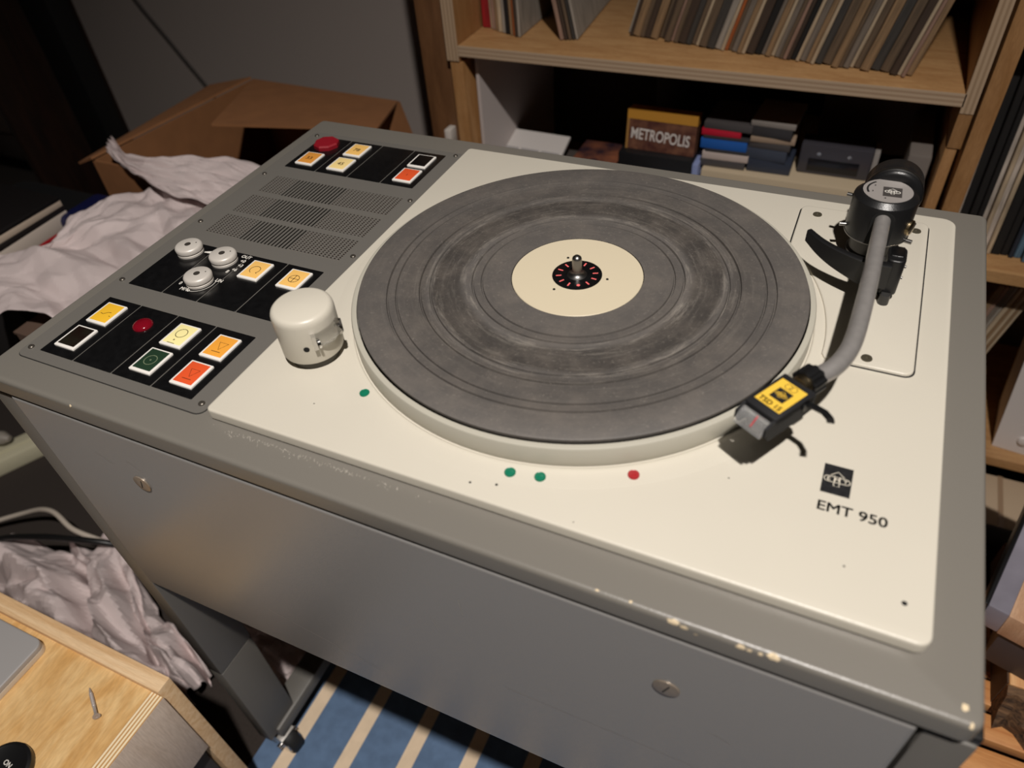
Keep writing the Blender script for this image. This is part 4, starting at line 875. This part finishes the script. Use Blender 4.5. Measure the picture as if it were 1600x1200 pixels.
sc = thing('wood_screw', 'small steel countersunk wood screw lying on the birch cabinet', 'screw', (-0.4335, -0.3060, ZT + 0.0022))
d = (Vector((-0.4000, -0.3256, 0)) - Vector((-0.4335, -0.3060, 0))); L = d.length; sc.rotation_euler = (0, R(-4), math.atan2(d.y, d.x))
pp = [Vector((L * t, 0, 0)) for t in (0.0, 0.12, 0.2)]; rr = [0.0002, 0.0012, 0.0015]
for k in range(30):
    pp.append(Vector((L * (0.2 + 0.45 * k / 29), 0, 0))); rr.append(0.0019 if k % 2 else 0.0013)
pp += [Vector((L * 0.66, 0, 0)), Vector((L * 0.9, 0, 0)), Vector((L * 0.99, 0, 0))]; rr += [0.0016, 0.0016, 0.0038]
SCR = mat('zinc_screw', rgb(176, 168, 164), 0.35, 0.25)
MB().tube(pp, rr, 14).build('shank', SCR, sc, 40)
MB().lathe([(0.0038, 0.0), (0.0038, 0.0006), (0.0014, 0.0006), (0.0010, 0.0002), (0.0, 0.0002)], n=20, M=Matrix.Translation((L * 0.99, 0, 0)) @ Matrix.Rotation(R(90), 4, 'Y')).build('head', SCR, sc, 40)

# ================================================================ LEFT: cartons and paper
def wall_quad(mb, a, b, z0, z1, th=0.004):
    a, b = Vector(a), Vector(b); n = (b - a); n = Vector((-n.y, n.x)).normalized() * th
    mb.rings([[Vector((p_.x, p_.y, zz)) for p_ in (a, b, b + n, a + n)] for zz in (z0, z1)])
    return mb
bx = thing('cardboard_box', 'open brown cardboard box with raised flaps behind the console', 'box', (-0.8, 0.5, 0))
bx.location = (0, 0, 0)
cn = [(-0.600, 0.335), (-0.610, 0.690), (-0.955, 0.705), (-1.000, 0.335)]
ZB = Z(-0.205)
for i in range(4):
    wall_quad(MB(), cn[i], cn[(i + 1) % 4], 0.002, ZB).build('side_wall', CARD, bx)
MB().box(-0.95, -0.612, 0.345, 0.68, 0.002, 0.006).build('bottom', CARD, bx)
def flap(pts, th=0.004):
    P_ = [Vector(q) for q in pts]; n = (P_[1] - P_[0]).cross(P_[3] - P_[0]).normalized() * th
    return MB().rings([P_, [q + n for q in P_]])
flap([(-0.955, 0.705, ZB + 0.0005), (-0.610, 0.690, ZB + 0.0005), (-0.545, 0.525, Z(-0.175)), (-0.826, 0.452, Z(-0.170))]).build('flap', CARD, bx)
flap([(-1.004, 0.338, ZB), (-0.959, 0.705, ZB), (-1.060, 0.690, Z(-0.225)), (-1.055, 0.345, Z(-0.225))]).build('flap', CARD, bx)
flap([(-0.598, 0.36, ZB), (-0.606, 0.69, ZB), (-0.575, 0.69, Z(-0.32)), (-0.570, 0.36, Z(-0.32))]).build('flap', CARD, bx)

nrnd = np.random.RandomState(11)
def crumple(u, v, folds):
    h = np.zeros_like(u)
    for a, f, ph, amp in folds:
        t = (u * math.cos(a) + v * math.sin(a)) * f + ph
        h += amp * (2 * np.abs(t - np.floor(t + 0.5)))
    return h
def coons(name, label, bottom, right, topl, left, amp, seed, n=60, scale=1.0, group=None, sag=None):
    """crumpled sheet spanned between four boundary polylines (bottom: u at v=0, left: v at u=0, ...)"""
    rs = np.random.RandomState(seed)
    def samp(pl, t):
        pl = np.array(pl, float); d = np.r_[0, np.cumsum(np.linalg.norm(np.diff(pl, axis=0), axis=1))]; d /= d[-1]
        return np.stack([np.interp(t, d, pl[:, i]) for i in range(3)], -1)
    t = np.linspace(0, 1, n); Bm, Tp, Lf, Rt = samp(bottom, t), samp(topl, t), samp(left, t), samp(right, t)
    U, Vv = np.meshgrid(t, t, indexing='ij')
    S = (1 - Vv)[..., None] * Bm[:, None] + Vv[..., None] * Tp[:, None] + (1 - U)[..., None] * Lf[None] + U[..., None] * Rt[None]
    S -= ((1 - U) * (1 - Vv))[..., None] * Bm[0] + (U * (1 - Vv))[..., None] * Bm[-1] + ((1 - U) * Vv)[..., None] * Tp[0] + (U * Vv)[..., None] * Tp[-1]
    wu = U + 0.10 * np.sin(5 * Vv + seed) ; wv = Vv + 0.10 * np.sin(4.3 * U + 2 * seed)
    folds = [(rs.uniform(0, math.pi), rs.uniform(1.2, 3.2) * scale, rs.rand(), amp * rs.uniform(0.5, 1)) for _ in range(4)]
    folds += [(rs.uniform(0, math.pi), rs.uniform(4, 8) * scale, rs.rand(), amp * rs.uniform(0.16, 0.36)) for _ in range(6)]
    h = crumple(wu, wv, folds)
    for k in range(3):
        sh = [rs.uniform(0, math.pi), rs.uniform(2, 4) * scale, rs.rand(), 1.0]
        msk = np.clip(crumple(wu, wv, [sh]) - 0.55, 0, 1)
        h += msk * amp * rs.uniform(-1.2, 1.2)
    h -= h.mean()
    Vx = S.reshape(-1, 3).copy(); Vx[:, 2] += h.reshape(-1); Vx[:, 0] += 0.25 * np.roll(h, 9, 0).reshape(-1); Vx[:, 1] += 0.25 * np.roll(h, 13, 1).reshape(-1)
    if sag is not None: Vx[:, 2] = np.maximum(Vx[:, 2], sag)
    F = [(i * n + j, (i + 1) * n + j, (i + 1) * n + j + 1, i * n + j + 1) for i in range(n - 1) for j in range(n - 1)]
    o = mk(name, Vx.tolist(), F, PAPER, None, 6)
    md = o.modifiers.new('thickness', 'SOLIDIFY'); md.thickness = 0.0004
    return tag(o, label, 'paper', group)
# sheet draped left of the console, over the cardboard
coons('packing_paper', 'large white crumpled sheet of packing paper draped left of the console',
      [(-0.88, -0.06, Z(-0.235)), (-0.80, -0.005, Z(-0.22)), (-0.73, 0.0, Z(-0.22)), (-0.60, -0.01, Z(-0.215)), (-0.42, 0.02, Z(-0.21))],
      [(-0.42, 0.02, Z(-0.21)), (-0.44, 0.16, Z(-0.20)), (-0.55, 0.29, Z(-0.20)), (-0.70, 0.345, Z(-0.215))],
      [(-0.918, 0.20, Z(-0.225)), (-0.893, 0.236, Z(-0.22)), (-0.870, 0.280, Z(-0.22)), (-0.842, 0.325, Z(-0.22)), (-0.70, 0.345, Z(-0.215))],
      [(-0.88, -0.06, Z(-0.235)), (-0.96, 0.06, Z(-0.235)), (-0.905, 0.12, Z(-0.225)), (-0.918, 0.20, Z(-0.225))], 0.013, 5, 100, 1.1)
coons('packing_paper', 'narrow white paper sheet folded over the front rim of the cardboard box',
      [(-0.968, 0.345, Z(-0.185)), (-0.893, 0.315, Z(-0.195)), (-0.82, 0.290, Z(-0.20)), (-0.765, 0.277, Z(-0.20)), (-0.60, 0.26, Z(-0.20))], [(-0.60, 0.26, Z(-0.20)), (-0.58, 0.37, Z(-0.185))],
      [(-0.985, 0.378, Z(-0.178)), (-0.915, 0.338, Z(-0.185)), (-0.867, 0.338, Z(-0.182)), (-0.795, 0.366, Z(-0.18)), (-0.728, 0.380, Z(-0.18)), (-0.58, 0.37, Z(-0.185))], [(-0.968, 0.345, Z(-0.185)), (-0.985, 0.378, Z(-0.178))], 0.006, 14, 60, 1.4)
b2 = thing('brown_carton', 'dark brown carton under the draped white paper left of the console', 'box', (-0.6, 0.1, 0))
b2.location = (0, 0, 0)
wallm = mat('brown_carton_side', rgb(92, 72, 60), 0.85)
cn2 = [(-0.425, -0.012), (-0.425, 0.30), (-0.80, 0.30), (-0.80, -0.012)]
for i in range(4): wall_quad(MB(), cn2[i], cn2[(i + 1) % 4], 0.002, Z(-0.255)).build('side_wall', wallm, b2)
MB().box(-0.80, -0.425, -0.012, 0.30, Z(-0.2549), Z(-0.251)).build('lid', wallm, b2)
# books at the far left edge
bk_cols = [('black', rgb(20, 17, 17), 0.007), ('cream', rgb(196, 178, 160), 0.010), ('dark', rgb(34, 28, 27), 0.009), ('white', rgb(204, 190, 178), 0.024), ('red', rgb(176, 30, 38), 0.006), ('lilac', rgb(150, 140, 156), 0.012)]
zz_ = Z(-0.285)
P('book_crate', (-1.21, -0.985), (0.09, 0.245), (0.0, zz_), mat('dark_crate', rgb(30, 26, 26), 0.8), 'dark crate under the stack of books at the left edge', 'crate', 0.004)
for nm, c_, h_ in reversed(bk_cols):
    bo = thing('book', '%s book in the flat stack at the left edge' % nm, 'book', (-1.09, 0.16, zz_ + 0.0003), (0, 0, R(rnd.uniform(-1.5, 1.5))), 'flat stack of books')
    box('cover', (-0.11, 0.112), (-0.072, 0.078), (0, h_), mat('book_' + nm, c_, 0.5), bo, 0.0008)
    zz_ += h_ + 0.0004
P('blue_bag', (-0.99, -0.86), (0.22, 0.31), (0.0, Z(-0.245)), mat('blue_plastic', rgb(14, 20, 66), 0.5), 'dark blue plastic bag between the books and the cardboard box', 'bag', 0.012, 0, None, 3)

# crumpled paper on the floor
coons('packing_paper', 'white crumpled packing paper heaped on the floor behind the low cabinet',
      [(-1.06, -0.42, 0.03), (-0.80, -0.36, 0.04), (-0.56, -0.30, 0.03)], [(-0.56, -0.30, 0.03), (-0.535, -0.22, 0.05), (-0.545, -0.165, 0.04)],
      [(-1.06, -0.14, 0.03), (-0.93, -0.08, 0.055), (-0.83, -0.05, 0.07), (-0.72, -0.11, 0.055), (-0.545, -0.165, 0.04)], [(-1.06, -0.42, 0.03), (-1.06, -0.14, 0.03)], 0.045, 21, 90, 1.5, sag=0.003)
coons('packing_paper', 'small pale paper scrap on the floor behind the left castor',
      [(-0.60, -0.13, 0.02), (-0.435, -0.15, 0.012)], [(-0.435, -0.15, 0.012), (-0.425, 0.02, 0.012)], [(-0.60, 0.0, 0.02), (-0.425, 0.02, 0.012)], [(-0.60, -0.13, 0.02), (-0.60, 0.0, 0.02)], 0.016, 33, 40, 1.0, sag=0.002)
# power strip, plug and cables
OFFW = mat('offwhite_plastic', rgb(206, 200, 172), 0.45)
ps2 = thing('power_strip', 'off-white power strip on the dark carpet at the left edge', 'power strip', (-1.27, 0.03, 0), (0, 0, R(62)))
box('body', (-0.25, 0.24), (-0.028, 0.028), (0.0, 0.035), OFFW, ps2, 0.004)
box('ridge', (-0.24, 0.23), (-0.004, 0.004), (0.0352, 0.038), OFFW, ps2, 0.001)
pg = thing('mains_plug', 'grey mains plug lying on the off-white power strip', 'plug', (-1.29, 0.045, 0.0385), (0, 0, R(20)))
MB().tube([(-0.03, 0, 0.016), (-0.02, 0, 0.016), (0.018, 0, 0.016), (0.030, 0, 0.014)], [0.012, 0.016, 0.014, 0.006], 16).build('body', mat('plug_grey', rgb(150, 142, 132), 0.5), pg, 40)
def cable(pts, r_, m_, label):
    o = MB().tube(crom(pts, 8), r_, 8).build('cable', m_, None, 60); return tag(o, label, 'cable')
cable([(-1.29, 0.05, 0.054), (-1.36, 0.06, 0.05), (-1.45, 0.05, 0.02), (-1.6, 0.03, 0.006)], 0.004, mat('grey_cable', rgb(150, 142, 132), 0.5), 'grey cable running from the mains plug')
cable([(-1.22, -0.16, 0.012), (-1.08, -0.075, 0.05), (-0.98, -0.06, 0.095), (-0.90, -0.075, 0.10), (-0.84, -0.07, 0.09)], 0.0045, mat('white_cable', rgb(204, 192, 178), 0.5), 'white cable lying over the crumpled floor paper')
cable([(-1.25, -0.26, 0.012), (-1.05, -0.155, 0.085), (-0.95, -0.115, 0.105), (-0.84, -0.075, 0.095), (-0.78, -0.03, 0.04), (-0.70, 0.06, 0.006)], 0.0055, BLACK, 'black cable lying over the crumpled floor paper')

# ================================================================ FAR LEFT: dark corner
dk = thing('dark_bookcase', 'dark brown bookcase in the unlit far left corner', 'bookcase', (-2.0, 0.85, 0))
dk.location = (0, 0, 0)
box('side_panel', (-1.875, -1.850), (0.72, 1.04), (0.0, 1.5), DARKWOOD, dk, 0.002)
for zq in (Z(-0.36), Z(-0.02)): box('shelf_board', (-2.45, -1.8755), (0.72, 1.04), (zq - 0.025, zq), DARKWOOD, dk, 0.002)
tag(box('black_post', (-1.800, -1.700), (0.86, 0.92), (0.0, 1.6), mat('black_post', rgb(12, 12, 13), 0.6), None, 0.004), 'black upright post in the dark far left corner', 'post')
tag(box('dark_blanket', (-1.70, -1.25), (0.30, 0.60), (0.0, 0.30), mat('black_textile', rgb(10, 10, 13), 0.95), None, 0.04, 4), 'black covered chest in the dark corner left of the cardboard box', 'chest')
cable([(-1.66, 1.045, Z(-0.10)), (-1.62, 1.05, Z(-0.20)), (-1.54, 1.052, Z(-0.32)), (-1.44, 1.052, Z(-0.48)), (-1.40, 1.05, 0.10)], 0.004, mat('wall_cable', rgb(70, 64, 60), 0.6), 'thin dark cable hanging on the back wall')
sk = struct(box('baseboard_back', (-2.59, 1.5), (1.045, 1.0595), (0.0005, 0.09), mat('skirting', rgb(150, 142, 138), 0.6), None, 0.002))
